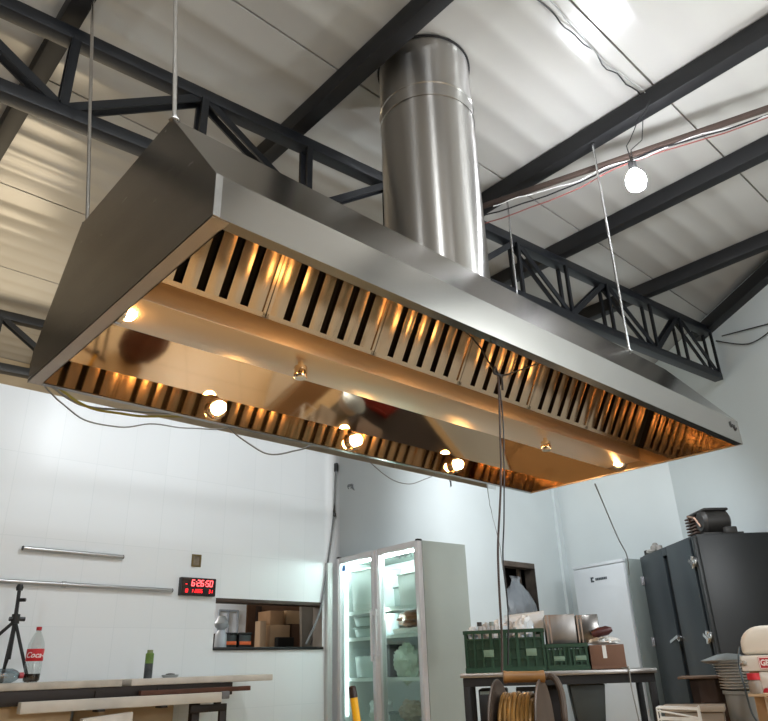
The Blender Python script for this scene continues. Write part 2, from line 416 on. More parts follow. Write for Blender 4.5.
# baffle filters, two banks leaning together like a roof ridge
fw = (2*HX-.075)/6
def make_filter(i, s):
    x0 = -HX+.012 + fw*i
    p = Vector((s*.128, .147)); q = Vector((s*.40, TOP-.012)); d = (q-p); ln = d.length; d.normalize()
    nn = Vector((d.y, -d.x))*(1 if s < 0 else -1)
    if nn.y > 0: nn = -nn
    def P(x, u, w): v = p + d*u + nn*w; return (x, v.x, v.y)
    def B(m, xa, xb, ua, ub, wa, wb, mi=0):
        m.hexa([P(xa, ua, wa), P(xb, ua, wa), P(xb, ub, wa), P(xa, ub, wa)], [P(xa, ua, wb), P(xb, ua, wb), P(xb, ub, wb), P(xa, ub, wb)], mi)
    fr = MB()
    B(fr, x0+.002, x0+.016, 0, ln, -.03, .010); B(fr, x0+fw-.016, x0+fw-.002, 0, ln, -.03, .010)
    B(fr, x0+.002, x0+fw-.002, 0, .02, -.03, .010); B(fr, x0+.002, x0+fw-.002, ln-.02, ln, -.03, .010)
    pitch = .0975; cs = [x0 + fw/2 + (k-2)*pitch for k in range(5)]; hw = .020
    edges = [x0+.016] + [v for c in cs for v in (c-hw, c+hw)] + [x0+fw-.016]
    for k in range(0, len(edges), 2):
        a, b = edges[k], edges[k+1]
        ns = 5; cr = [(a+(b-a)*j/ns, .004+.0022*math.sin(PI*j/ns)) for j in range(ns+1)]
        k0 = len(fr.v); fr.v += [Vector(P(x, u, w)) for u in (.01, ln-.01) for x, w in cr]
        for j in range(ns): fr.f.append([k0+j, k0+j+1, k0+ns+1+j+1, k0+ns+1+j]); fr.mi.append(0)
        for e in (a, b):
            if x0+.02 < e < x0+fw-.02: B(fr, e-.0015, e+.0015, .01, ln-.01, -.022, .004)
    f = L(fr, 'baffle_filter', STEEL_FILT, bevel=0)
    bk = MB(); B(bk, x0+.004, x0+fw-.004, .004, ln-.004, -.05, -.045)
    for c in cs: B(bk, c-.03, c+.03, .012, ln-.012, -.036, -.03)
    L(bk, 'filter_shade_backing', VOID, f)  # black sheet painting the shade inside the slots
for s in (-1, 1):
    for i in range(6): make_filter(i, s)
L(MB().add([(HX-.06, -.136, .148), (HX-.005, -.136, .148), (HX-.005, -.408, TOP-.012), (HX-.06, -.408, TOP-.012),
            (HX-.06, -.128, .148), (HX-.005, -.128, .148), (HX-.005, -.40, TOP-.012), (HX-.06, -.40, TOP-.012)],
           [(0,1,2,3),(7,6,5,4),(0,4,5,1),(1,5,6,2),(2,6,7,3),(3,7,4,0)]), 'end_gap_shade', VOID)  # near-black strip painted as the dark gap past the last filter
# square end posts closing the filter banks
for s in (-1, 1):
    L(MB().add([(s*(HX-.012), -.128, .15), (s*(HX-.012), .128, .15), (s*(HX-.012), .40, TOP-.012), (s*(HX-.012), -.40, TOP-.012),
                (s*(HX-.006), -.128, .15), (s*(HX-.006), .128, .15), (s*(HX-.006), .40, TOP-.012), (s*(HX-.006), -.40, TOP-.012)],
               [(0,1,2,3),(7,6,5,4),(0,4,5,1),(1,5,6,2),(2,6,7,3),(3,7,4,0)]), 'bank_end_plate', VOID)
# bulkhead lamps
LAMP_G = mat('warm_lamp_glass', '#ffd9a0', .3, emit='#ffbf74', estr=210)
LAMP_F = mat('warm_lamp_glass_front', '#ffd9a0', .3, emit='#ffbf74', estr=20)
def lamp(p, nrm, lm=None):
    p = Vector(p); nrm = Vector(nrm)
    h = MB().lathe([(.0, .0), (.05, .0), (.055, .006), (.055, .022), (.048, .03), (.0, .03)], p, nrm, 20)
    h = L(h, 'hood_lamp', STEEL_BRIGHT)
    L(MB().sphere(p+nrm*.045, .034, 16, 10), 'lamp_glass', lm or LAMP_G, h)
for x in (-.914, .036, .966):
    lamp((x, HY-ti, .078), (0, -1, 0)); lamp((x, -HY+ti, .085), (0, 1, 0), LAMP_F)
lamp((-HX+.060, .02, .062), (1, 0, 0)); L(MB().box((-HX+.004, -.03, .04), (-HX+.062, .07, .085)), 'lamp_bracket', STEEL_BRIGHT); lamp((HX-.004, .02, .075), (-1, 0, 0))
# maker's mark near the right end of the lip
mk = MB(); mx, mz = HX-.115, .105
for dx, dz in ((0, 0), (.05, -.012)):
    mk.tube([(mx+dx-.014, -HY-.002, mz+dz+.016), (mx+dx-.012, -HY-.002, mz+dz-.006), (mx+dx, -HY-.002, mz+dz-.014), (mx+dx+.014, -HY-.002, mz+dz-.004), (mx+dx+.012, -HY-.002, mz+dz+.004)], .0055, 6)
L(mk, 'emblem', BLACK)

# exhaust duct
duct = thing('exhaust_duct', 'wide round stainless steel duct rising from the hood to the roof', 'duct', (2.638, 2.33, 2.1+TOP+.002))
DR = .302
zt = CEIL-.014-2.1-TOP
L(MB().lathe([(DR, .0), (DR, zt)], seg=64), 'duct_tube', STEEL_DUCT, duct)
L(MB().lathe([(DR+.002, zt-.50), (DR+.008, zt-.498), (DR+.008, zt-.49), (DR+.003, zt-.486), (DR+.003, zt-.40), (DR+.008, zt-.396), (DR+.008, zt-.388), (DR+.002, zt-.386)], seg=64, cap=False), 'joint_band', STEEL_DUCT, duct)
L(MB().lathe([(DR+.012, .0), (DR+.012, .006), (DR+.004, .012), (DR, .03)], seg=64, cap=False), 'base_flange', STEEL_BRIGHT, duct)
L(MB().lathe([(DR+.012, zt), (DR+.012, zt-.008), (DR, zt-.01)], seg=64, cap=False), 'roof_collar', IRON_D, duct)

# hanger rods
ROD = mat('zinc_rod', (.66, .66, .66), .22, 1)
hz = 2.1+TOP
rods = [((.786, 1.91, hz), (.70, 2.06, CEIL-.15), 'hanger rod at the near left top corner of the hood, bright and nearly vertical'),
        ((.79, 2.74, hz), (.71, 3.09, CEIL-.15), 'leaning thin hanger rod at the far left top corner of the hood'),
        ((3.985, 1.905, hz), (3.985, 1.885, CEIL-.15), 'bright hanger rod near the bulb at the front right of the hood'),
        ((3.985, 2.73, hz), (4.0, 2.71, CEIL-.15), 'thin hanger rod just right of the duct behind the hood ridge')]
for p, q, lb in rods:
    t = thing('hanger_rod', lb, 'rod', p, 0, 'hanger rods of the hood')
    MB().tube([p, q], .0085, 10).build('rod', ROD, t)
    MB().lathe([(.022, 0), (.022, .004), (.012, .004), (.012, .016), (.0, .016)], p, seg=6).build('nut', STEEL_BRIGHT, t)
    MB().lathe([(.02, -.012), (.02, .0), (.0, .0)], q, seg=8).build('anchor', IRON_D, t)

# ================================================================== LIGHT BULB, BARS AND ROOF CABLES
bp = at(636, 181, 'z', 3.82)
SOCK = mat('lamp_socket', '#2b2a2a', .5)
b = thing('light_bulb', 'bright white light bulb hanging on its wires below the roof', 'light bulb', bp)
MB().lathe([(.0, -.076), (.03, -.07), (.056, -.048), (.067, -.008), (.062, .03), (.045, .062), (.028, .085), (.0, .085)], bp, seg=24).build('bulb_glass', mat('bulb_glow', '#ffffff', .3, emit='#f4f8ff', estr=300), b)
MB().lathe([(.0, .083), (.026, .083), (.028, .1), (.028, .15), (.012, .165), (.0, .165)], bp, seg=16).build('socket', SOCK, b)
for dx in (-.02, .02):
    w = bp + Vector((0, 0, .16))
    top = at(650, 100, 'z', CEIL-.16)
    MB().tube([w + Vector((dx*.4, 0, -.01)), w + Vector((dx*1.5, 0, .12)), at(636+dx*300, 140, 'z', 4.16), at(641+dx*100, 118, 'z', 4.3), top], .0035, 6).build('hanging_wire', WIRE_B, b)
# conduit bar crossing the roof and cables tied along it
RUST = mat('rusty_bar', '#3f322c', .6, var=.25, vscale=8)
b0 = at(481, 207, 'z', 4.24); b1 = at(772, 107, 'z', 4.30); bd = (b1-b0)
bx = MB().bar(b0, b0+bd*1.5, .035, .035).build('conduit_bar', RUST, bevel=.003); tag(bx, 'thin rusty brown bar crossing under the roof in front of the bulb', 'bar')
def along(t, dz, dy=0): return b0 + bd*t + Vector((0, dy, dz))
wire('roof_cable', [at(482, 216, 'z', 4.15), along(.25, -.10), along(.5, -.05), along(.62, -.025), along(.8, -.05), along(1.1, -.04)], .006, WIRE_B, 'black cable strung just under the rusty roof bar', group='cables along the roof bar', jit=.012)
wire('roof_cable', [at(482, 224, 'z', 4.1), along(.3, -.15), along(.55, -.05, .02), along(.8, -.075), along(1.1, -.06)], .005, WIRE_R, 'thin red cable hanging lowest under the rusty roof bar', group='cables along the roof bar', jit=.01)
wire('roof_cable', [along(.05, -.04), along(.2, -.035), along(.35, -.06), along(.5, -.03), along(.62, -.045), along(.75, -.03), along(1.0, -.05)], .004, HILITE_W, 'white line beneath the rusty roof bar, standing in for its highlight', group='cables along the roof bar', jit=.02)  # white line painted in for the highlight under the bar
wire('ceiling_cable', [at(538, -4, 'z', CEIL-.03), at(552, 15, 'z', CEIL-.03), at(580, 40, 'z', CEIL-.03), at(592, 52, 'z', CEIL-.03), at(618, 76, 'z', CEIL-.03), at(646, 98, 'z', CEIL-.03)], .005, WIRE_B, 'black twisted wire running along the ceiling sheets to the bulb', jit=.03)
wire('ceiling_cable', [at(545, -4, 'z', CEIL-.03), at(576, 30, 'z', CEIL-.03), at(600, 58, 'z', CEIL-.03), at(628, 80, 'z', CEIL-.03), at(650, 96, 'z', CEIL-.03)], .004, WIRE_G, 'thin grey wire lying beside the black twisted ceiling wire', jit=.01)
# wires at the right end of the roof truss
for k, (a, m_, c, lb) in enumerate((((722, 336), (745, 330), (772, 323), 'upper thin wire from the truss end to the right wall'), ((716, 341), (748, 344), (772, 330), 'lower sagging wire from the truss end to the right wall'))):
    def onw(px, py):
        d = at(px, py, 'y', 2.0) - Vector((0, 0, EYE)); n_ = Vector((.788, -.616, 0)); q = n_.dot(Vector((K.x, K.y, 0)))-.03
        return Vector((0, 0, EYE)) + d*(q/n_.dot(d))
    wire('wall_wire', [onw(*a), onw(*m_), onw(*c)], .007, WIRE_B, lb)

# ================================================================== BACK WALL FITTINGS
ALU = mat('aluminium_tube', (.46, .47, .48), .35, 1)
def railmb(px0, py0, px1, py1, r=.014):
    p = at(px0, py0, 'y', WY-.03); q = at(px1, py1, 'y', WY-.03)
    return p, q
for (a, lb, jt) in (((23, 548, 123, 557), 'short grey metal rail fixed on the tiled wall, the upper one', None), ((-40, 578.5, 172, 590.5), 'long grey metal rail fixed on the tiled wall below the short one', 54)):
    p, q = railmb(*a)
    t = thing('wall_rail', lb, 'rail', (p+q)/2, 0, 'metal rails on the tiled wall')
    MB().tube([p, q], .016, 12).build('tube', ALU, t)
    if jt:
        j = p + (q-p)*((jt+40)/212); MB().tube([j-Vector((.015, 0, 0)), j+Vector((.015, 0, 0))], .022, 12).build('coupling', ALU, t)
    for f in (.08, .92):
        j = p + (q-p)*f; MB().tube([j, Vector((j.x, WY+.0, j.z))], .008, 8).build('bracket', ALU, t)
    for e in (p, q): MB().sphere(e, (.01, .017, .017), 10, 6).build('end_cap', mat('rail_cap', '#4c4e50', .5), t)
# digital clock
c0 = at(180, 596.5, 'y', WY-.045); c1 = at(216.5, 577.5, 'y', WY-.045)
cw, ch = c1.x-c0.x, at(217, 577.5, 'y', WY-.045).z - at(216, 595, 'y', WY-.045).z
cc = Vector(((c0.x+c1.x)/2, WY, (c0.z+c1.z)/2))
ck = thing('digital_clock', 'black wall clock with glowing red digits on the tiled wall', 'clock', cc)
MB().box((cc.x-cw/2, WY-.045, cc.z-ch/2), (cc.x+cw/2, WY-.001, cc.z+ch/2)).build('case', BLACK, ck, bevel=.003)
MB().box((cc.x-cw/2+.008, WY-.047, cc.z-ch/2+.008), (cc.x+cw/2-.008, WY-.044, cc.z+ch/2-.008)).build('screen', mat('clock_screen', '#1d0507', .2), ck)
SEG = {'0': 'abcdef', '1': 'bc', '2': 'abged', '3': 'abgcd', '5': 'afgcd', '6': 'afgedc', '8': 'abcdefg'}
def digits(txt, x, z, w, h, th, m):
    for chh in txt:
        if chh == ' ': x += w*.75; continue
        if chh == ':':
            for k in (-.22, .22): m.box((x+.2*th, WY-.0495, z+k*h-th/2), (x+1.2*th, WY-.0465, z+k*h+th/2))
            x += th*2.0; continue
        sl = .12
        for g in SEG[chh]:
            a, c = {'a': ((0, .5), (1, .5)), 'b': ((1, .5), (1, 0)), 'c': ((1, 0), (1, -.5)), 'd': ((0, -.5), (1, -.5)), 'e': ((0, 0), (0, -.5)), 'f': ((0, .5), (0, 0)), 'g': ((0, 0), (1, 0))}[g]
            P = [Vector((x + u*w + v*h*sl, WY-.048, z + v*h)) for u, v in (a, c)]
            m.bar(P[0], P[1], th, .003, up=(0, 1, 0))
        x += w + th*1.6
    return x
RED = mat('red_led', '#ff2b2b', .4, emit='#ff1a28', estr=1.6); REDW = mat('bright_red_led', '#ff8080', .4, emit='#ff4a50', estr=2.6)
m = MB(); xx = cc.x-cw*.20; digits('6:26:50', xx, cc.z+ch*.2, cw*.072, ch*.32, ch*.05, m); m.build('time_digits', REDW, ck)
for tx_, fx_, w_d, th_d in (('8', -.36, .05, .045), ('1', -.21, .045, .045), ('2026', -.10, .032, .035), ('31', .30, .035, .035)):
    m = MB(); digits(tx_, cc.x+cw*fx_, cc.z-ch*.24, cw*w_d, ch*.17, ch*th_d, m); m.build('date_digits', RED, ck)
MB().box((cc.x-cw*.38, WY-.0495, cc.z+ch*.10), (cc.x-cw*.33, WY-.0465, cc.z+ch*.14)).build('indicator_light', RED, ck)
# open junction box on the wall
j0 = at(191, 566.5, 'y', WY); j1 = at(201, 555, 'y', WY)
jb = thing('socket_box', 'small open brown junction box set in the wall above the clock', 'junction box', ((j0.x+j1.x)/2, WY, j0.z))
m = MB(); f_ = .012
m.box((j0.x, WY-.012, j0.z), (j0.x+f_, WY, j1.z)); m.box((j1.x-f_, WY-.012, j0.z), (j1.x, WY, j1.z)); m.box((j0.x+f_, WY-.012, j0.z), (j1.x-f_, WY, j0.z+f_)); m.box((j0.x+f_, WY-.012, j1.z-f_), (j1.x-f_, WY, j1.z))
m.build('rim', mat('box_rim', '#6b5b33', .6), jb)
MB().box((j0.x+f_, WY-.004, j0.z+f_), (j1.x-f_, WY-.001, j1.z-f_)).build('back_plate', mat('box_back', '#7a6f5e', .8, var=.4, vscale=20), jb)
# cable with plug hanging beside the fridge, marks on the plaster
w_ = [at(336, 467, 'y', WY-.02), at(335, 490, 'y', WY-.02), at(334, 512, 'y', WY-.025), at(331, 540, 'y', WY-.02), at(326, 575, 'y', WY-.02), at(322, 602, 'y', WY-.02), at(316, 622, 'y', WY-.02), at(306, 644, 'y', WY-.02)]
hw = thing('hanging_cable', 'dark grey cable with a black plug hanging down the back wall beside the hatch', 'cable', w_[-1])
def smooth(pts, n=5):
    P = [pts[0]] + list(pts) + [pts[-1]]; o = []
    for i in range(1, len(P)-2):
        for k in range(n):
            t = k/n; a, b_, c, d = P[i-1], P[i], P[i+1], P[i+2]; o.append(.5*((2*b_)+(c-a)*t+(2*a-5*b_+4*c-d)*t*t+(3*b_-a-3*c+d)*t**3))
    return o + [pts[-1]]
MB().tube(smooth(w_), .010, 6).build('cord', mat('hanging_cord', '#6f7274', .5), hw)
MB().box((w_[0].x-.014, WY-.04, w_[0].z-.05), (w_[0].x+.016, WY-.002, w_[0].z+.04)).build('plug', BLACK, hw, bevel=.004)
m = MB(); q = w_[2]
for k in range(5): m.tube([q + Vector((random.uniform(-.02, .02), -.01, random.uniform(-.06, .1))) for _ in range(4)], .004, 5)
m.build('tape_tangle', WIRE_B, hw)
q = at(351, 487, 'y', WY-.004); m = MB()
for k in range(7): m.tube([q + Vector((random.uniform(-.05, .05), 0, random.uniform(-.035, .035))) for _ in range(3)], .006, 5)
tag(m.build('wall_hook', mat('hook_grey', '#6a6f72', .6)), 'small grey twisted hook on the wall above the glass fridge', 'hook')
q = at(451, 483, 'y', WY-.02)
tag(MB().tube([q + Vector((0, .02, .03)), q + Vector((0, 0, .025)), q - Vector((0, 0, .04))], .007, 6).build('wall_nail', IRON_D), 'small dark nail in the wall below the hood rim', 'nail')

# cables sagging behind the rear edge of the hood
def rc(pts, r, m_, lb, jit=.01): return wire('sagging_cable', [at(px, py, 'y', yy) for px, py, yy in pts], r, m_, lb, 'cable', 'cables sagging behind the hood', jit=jit)
Yc = 3.35
rc([(30, 376, 3.15), (58, 388, Yc), (78, 402, Yc), (100, 411, Yc), (140, 415, Yc), (180, 416, Yc), (215, 412, Yc), (250, 405, Yc)], .007, WIRE_Y, 'green-yellow cable sagging behind the rear rim of the hood')
rc([(45, 380, Yc+.06), (70, 400, Yc+.06), (90, 408, Yc+.06), (130, 411, Yc+.06), (175, 412, Yc+.06), (215, 404, Yc+.06)], .006, WIRE_G, 'grey cable sagging just above the green-yellow one')
rc([(40, 381, 3.15), (60, 402, Yc+.1), (85, 422, Yc+.1), (120, 428, Yc+.1), (150, 424, Yc+.1), (185, 427, Yc+.1), (225, 428, Yc+.1), (262, 410, 3.15)], .004, WIRE_G, 'thin grey wire hanging lowest at the left behind the hood')
rc([(210, 405, 3.15), (232, 430, Yc), (250, 446, Yc), (266, 453, Yc), (290, 452, Yc), (310, 445, Yc), (330, 430, Yc)], .005, WIRE_G, 'grey wire in a deep loop behind the middle of the hood rim')
rc([(350, 440, Yc), (372, 464, Yc), (392, 480, Yc), (412, 484, Yc), (432, 476, Yc), (445, 465, Yc)], .003, WIRE_G, 'fine grey wire looping below the hood above the glass fridge')
rc([(486, 480, 3.15), (490, 505, 4.6), (496, 530, 4.6), (500, 548, 4.6), (503, 570, 4.6)], .004, WIRE_G, 'thin grey wire hanging in front of the rough wall opening')
# cord dropping in front of the hood filters
fc = [at(492, 333, 'y', 1.75), at(485, 350, 'y', 1.72), at(498, 374, 'y', 1.66), at(499, 392, 'y', 1.62), at(500, 430, 'y', 1.6), at(501, 470, 'y', 1.6), at(500, 505, 'y', 1.6), at(498, 545, 'y', 1.6), at(499, 585, 'y', 1.6), at(502, 640, 'y', 1.6), at(502, 672, 'y', 1.6)]
dc = thing('dropping_cord', 'dark cord dropping from the hood filters past the green crate', 'cord', fc[-1])
MB().tube(smooth(fc[2:]), .0045, 6).build('cord', mat('cord_brown', '#3a2c26', .6), dc)
fc2 = [fc[2] + Vector((.0, 0, 0)), at(503, 420, 'y', 1.6), at(504, 470, 'y', 1.6), at(504, 520, 'y', 1.6), at(503, 560, 'y', 1.6), at(508, 610, 'y', 1.6), at(508, 665, 'y', 1.6)]
MB().tube(smooth(fc2), .003, 6).build('second_strand', WIRE_B, dc)
m = MB(); q = fc[2]
m.tube(smooth([at(466, 332, 'y', 1.78), at(480, 347, 'y', 1.74), q, at(520, 370, 'y', 1.72), at(536, 364, 'y', 1.78)]), .004, 6)
m.tube(smooth([q, q+Vector((-.03, -.01, .02)), q+Vector((-.04, -.01, -.01)), q+Vector((.0, -.015, -.02)), q+Vector((.02, 0, -.07))]), .005, 6)
m.build('knot', WIRE_B, dc)
# wire from the hood to the freezer
fwv = Vector((math.sin(-YAW), math.cos(-YAW)))
def fwd(px, py, fd, z=None):
    """the place seen at a pixel, fd metres ahead of the lens; z overrides the height"""
    d = RC @ Vector(((px - 384) / F_PX, 1, -(py - 360.5) / F_PX))
    p = Vector((0, 0, EYE)) + d*(fd/(d.x*fwv.x + d.y*fwv.y))
    if z is not None: p.z = z
    return p
wf = [at(595, 484, 'x', 4.7), fwd(606, 510, 6.6), fwd(618, 538, 7.2), fwd(627, 556, 7.9), fwd(629, 575, 8.25)]
wire('freezer_wire', wf, .006, WIRE_G, 'thin grey wire running down from the hood corner to the white freezer')

# ================================================================== GLASS-DOOR FRIDGE
FR_ = Vector((4.42, 4.30, 0)); FL_ = Vector((4.515, 5.545, 0)); fdv = FL_-FR_
fr = thing('glass_door_fridge', 'tall double glass-door display fridge lit inside, against the back wall', 'fridge', FR_, math.atan2(fdv.y, fdv.x))
FW = fdv.length; FH = 1.905; FD = .52
FG = mat('fridge_grey', '#b9bcb9', .4); FI = mat('fridge_inside', '#e3eae9', .5); FSIDE = mat('fridge_side', '#a9b2ac', .45, var=.03)
FFR = mat('fridge_frame', '#d2d1d3', .35)
def F(name, mb, m, par=None, **k): return mb.build(name, m, par or fr, local=True, **k)
m = MB()
m.box((0, -FD, .1), (.035, 0, FH)); m.box((FW-.035, -FD, .1), (FW, 0, FH)); m.box((.035, -FD, .1), (FW-.035, -FD+.035, FH)); m.box((.035, -FD+.035, FH-.05), (FW-.035, 0, FH)); m.box((.035, -FD+.035, .1), (FW-.035, 0, .22))
F('cabinet_body', m, FSIDE)
m = MB(); m.box((.036, -FD+.036, .22), (FW-.036, -FD+.04, FH-.052)); m.box((.036, -FD+.04, .22), (.04, -.005, FH-.052)); m.box((FW-.04, -FD+.04, .22), (FW-.036, -.005, FH-.052))
F('lining', m, FI)
F('base_plinth', MB().box((.02, -FD+.02, 0), (FW-.02, -.03, .1)), BLACK)
GL = glass_mat('fridge_glass', '#e9f3ef', .05)
hwd = FW/2
HDR = mat('header_print', '#7d8386', .5); STK = mat('blue_sticker', '#4a78b8', .5)
for k in (0, 1):
    a = k*hwd + .004; c = (k+1)*hwd - .004
    m = MB(); z0, z1 = .2, FH-.004; w_ = .052
    m.box((a, .002, z0), (a+w_, .05, z1)); m.box((c-w_, .002, z0), (c, .05, z1)); m.box((a+w_, .002, z1-w_), (c-w_, .05, z1)); m.box((a+w_, .002, z0), (c-w_, .05, z0+w_))
    dr = F('door_frame', m, FFR, bevel=.004)
    F('door_glass', MB().box((a+w_-.004, .022, z0+w_-.004), (c-w_+.004, .028, z1-w_+.004)), GL, dr)
    hx = c-.03 if k == 0 else a+.03
    F('handle', MB().bar((hx, .075, .95), (hx, .075, 1.38), .02, .02).bar((hx, .05, 1.0), (hx, .078, 1.0), .016, .016).bar((hx, .05, 1.33), (hx, .078, 1.33), .016, .016), FFR, dr, bevel=.003)
    F('hinge', MB().box((c-.03 if k else a, .0, z1+.002), (c if k else a+.03, .05, z1+.016)), BLACK, dr)
    if k == 0:
        m = MB()
        for i in range(9):
            x = a+w_+.06+i*.026; m.box((x, .0285, z1-w_-.055-.012*(i % 3 == 0)), (x+.018, .0292, z1-w_-.022))
        F('header_print', m, HDR, dr)
    else:
        F('sticker', MB().box((c-w_-.075, .0285, z1-w_-.075), (c-w_-.012, .0295, z1-w_-.018)), STK, dr)
F('light_strip', MB().box((.06, -.06, FH-.068), (FW-.06, -.035, FH-.054)), mat('fridge_led', '#ffffff', .4, emit='#f2fbff', estr=110))
for sx_ in (FW-.056, hwd+.022): F('light_strip', MB().box((sx_, -.05, .5), (sx_+.012, -.03, FH-.1)), bpy.data.materials.get('side_led') or mat('side_led', '#ffffff', .4, emit='#f2fbff', estr=5))
SHW = mat('shelf_wire', '#dfe6e4', .4, 0)
rs = FRAME[fr.name].inverted()
shz = [(rs @ at(408, p, 'x', 4.6)).z for p in (606, 634, 677)] + [.22]
for z in shz[:3]:
    m = MB(); m.box((.045, -.075, z-.03), (FW-.045, -.06, z)); m.box((.045, -FD+.05, z-.012), (FW-.045, -.075, z-.004))
    F('shelf', m, SHW)
F('centre_post', MB().box((hwd-.02, -.05, .22), (hwd+.02, -.004, FH-.05)), FFR)
# contents: each thing stands on a shelf, placed by its position along the fridge u (0 right .. 1 left)
TUBW = mat('white_tub', '#e9ecea', .4); TUBG = mat('pale_green_tub', '#b9c3a1', .45); TUBC = mat('clear_tub', '#bcc9c7', .25); LIDM = mat('grey_lid', '#8b9997', .4)
BAG = mat('green_white_bag', '#c9d6c6', .35, bump=.5, bscale=18); BAGG = mat('pale_green_bag', '#b3c0a0', .4, bump=.5, bscale=18); BAGW = mat('clear_white_bag', '#d7dcd9', .3, bump=.6, bscale=16)
def inside(kind, u, z, w, d, h, mt, label, cat, lid=None, y=-.2, group=None):
    t = thing(kind, label, cat, FRAME[fr.name] @ Vector((u*FW, y, z+.001)), fr.rotation_euler.z, group)
    m = MB(); m.hexa([(-w*.46, -d*.46, 0), (w*.46, -d*.46, 0), (w*.46, d*.46, 0), (-w*.46, d*.46, 0)], [(-w/2, -d/2, h), (w/2, -d/2, h), (w/2, d/2, h), (-w/2, d/2, h)])
    m.build('tub', mt, t, bevel=.008, local=True)
    if lid: MB().box((-w/2-.006, -d/2-.006, h), (w/2+.006, d/2+.006, h+.014)).build('lid', lid, t, bevel=.004, local=True)
    return t
s0, s1, s2, s3 = shz
inside('food_tub', .75, s0, .42, .30, .36, TUBW, 'tall white tub on the top shelf behind the left fridge door', 'tub', TUBW)
inside('food_tub', .22, s0, .34, .26, .26, TUBW, 'white tub on the top shelf behind the right fridge door, in front of the light', 'tub', TUBW)
inside('food_box', .42, s0, .09, .16, .16, TUBC, 'small clear box beside the white tub on the top right fridge shelf', 'box', LIDM)
for k in range(2): inside('food_box', .75, s1+k*.095, .38, .26, .075, TUBC, ['lower clear box of the pair stacked behind the left fridge door', 'upper clear box of the pair stacked behind the left fridge door'][k], 'box', LIDM, group='stacked clear boxes in the fridge')
inside('food_tub', .565, s1, .09, .12, .19, mat('blue_white_tub', '#c5d3d8', .4), 'pale blue tub beside the pair of stacked clear boxes in the fridge', 'tub')
inside('food_tray', .28, s1, .40, .26, .045, TUBW, 'flat white tray holding the orange and brown packet in the fridge', 'tray')
pk = thing('food_packet', 'orange and brown food packet lying on a white tray in the fridge', 'packet', FRAME[fr.name] @ Vector((.29*FW, -.18, s1+.075)), fr.rotation_euler.z)
MB().sphere((0, 0, .05), (.19, .1, .065), 24, 14, amp=.35, seed=3, freq=2.5).build('packet_film', mat('packet_brown', '#8a5434', .3, var=.7, vscale=14), pk, local=True)
inside('food_box', .075, s1, .075, .18, .17, TUBW, 'narrow white box at the right end of the middle fridge shelf', 'box', LIDM)
inside('food_box', .76, s2, .34, .26, .18, TUBC, 'clear lidless box alone on the lower shelf behind the left fridge door', 'box')
inside('food_box', .57, s2, .11, .16, .27, mat('dark_box', '#4a4a4c', .5), 'dark upright box near the middle post of the fridge', 'box')
inside('food_tub', .27, s2, .17, .15, .25, TUBG, 'yellow-green tub standing behind the crumpled bag in the fridge', 'tub', y=-.34)
def bag(u, y, z, r, mt, label, seed, amp=.35, name='food_bag'):
    t = thing(name, label, 'bag', FRAME[fr.name] @ Vector((u*FW, y, z+r[2]*.85)), fr.rotation_euler.z)
    MB().sphere((0, 0, 0), r, 36, 24, amp=amp, seed=seed, freq=2.6).build('film', mt, t, local=True)
bag(.34, -.13, s2, (.15, .07, .14), BAG, 'crumpled white-green plastic bag behind the right fridge door', 2)
bag(.11, -.22, s2, (.075, .09, .16), BAGW, 'clear white bag at the right end of the lower fridge shelf', 4)
zb = .221
inside('food_box', .595, zb, .17, .2, .30, TUBC, 'tall clear box at the bottom of the fridge behind the left door', 'box', LIDM)
bag(.72, -.2, zb+.206, (.12, .09, .12), BAGW, 'white bag piled on a box behind the left fridge door', 6); inside('food_box', .78, zb, .24, .24, .2, TUBG, 'pale green box under the white bag at the bottom of the fridge', 'box')
inside('food_box', .36, zb, .24, .24, .24, mat('grey_tub', '#9a9a98', .5), 'grey box at the bottom of the fridge behind the right door', 'box', LIDM)
bag(.13, -.2, zb, (.10, .09, .15), BAGG, 'pale green bag low down behind the right fridge door', 8)
bag(.13, -.2, zb+.33, (.09, .09, .08), BAG, 'white-green bag lying on the pale green bag in the fridge', 9)
bag(.38, -.2, zb+.262, (.12, .09, .08), mat('pinkish_bag', '#c9b8a8', .4, bump=.5, bscale=18), 'pinkish bag resting on the grey box in the fridge', 11)
# narrow white panel standing between wall and fridge
m = MB(); p = at(331, 590, 'y', WY-.05)
tag(m.box((p.x-.04, WY-.05, 0), (p.x+.02, WY-.002, at(331, 563, 'y', WY-.05).z)).build('edge_panel', mat('edge_panel_white', '#b9bcba', .5), bevel=.004), 'narrow white upright panel standing on edge beside the glass fridge', 'panel')

# ================================================================== FREEZER AND BLACK CABINET
WR = Vector((7.784, 4.292, 0)); WLv = Vector((7.955, 5.096, 0)) - WR
wz = thing('upright_freezer', 'tall white upright freezer with a small dark logo, beside the black cabinet', 'freezer', WR, math.atan2(WLv.y, WLv.x))
WWd = WLv.length; FZ = mat('freezer_white', '#d5dbe0', .35, var=.02); FZS = mat('freezer_side', '#8f9997', .5)
MB().box((0, -.64, .06), (WWd, -.06, 2.0)).build('cabinet_body', FZS, wz, bevel=.01, local=True)
MB().box((0, -.055, .1), (WWd, .0, 1.955)).build('door', FZ, wz, bevel=.014, local=True)
MB().box((0, -.055, 1.96), (WWd, .0, 2.0)).build('top_strip', FZ, wz, bevel=.006, local=True)
MB().box((.04, -.6, 0), (WWd-.04, -.1, .06)).build('plinth', BLACK, wz, local=True)
m = MB(); lx, lz = WWd*.62, (FRAME[wz.name].inverted() @ at(592, 579.5, 'x', 7.85)).z
m.prism([(lx-.022, lz+.03), (lx-.022, lz+.012), (lx, lz+.012), (lx, lz-.012), (lx-.026, lz-.012), (lx-.026, lz-.03), (lx+.026, lz-.03), (lx+.026, lz+.03)], 'y', .0, .003)
for k in range(7): m.box((lx-.05-k*.027, .0, lz-.016), (lx-.05-k*.027-.021, .003, lz+.014))
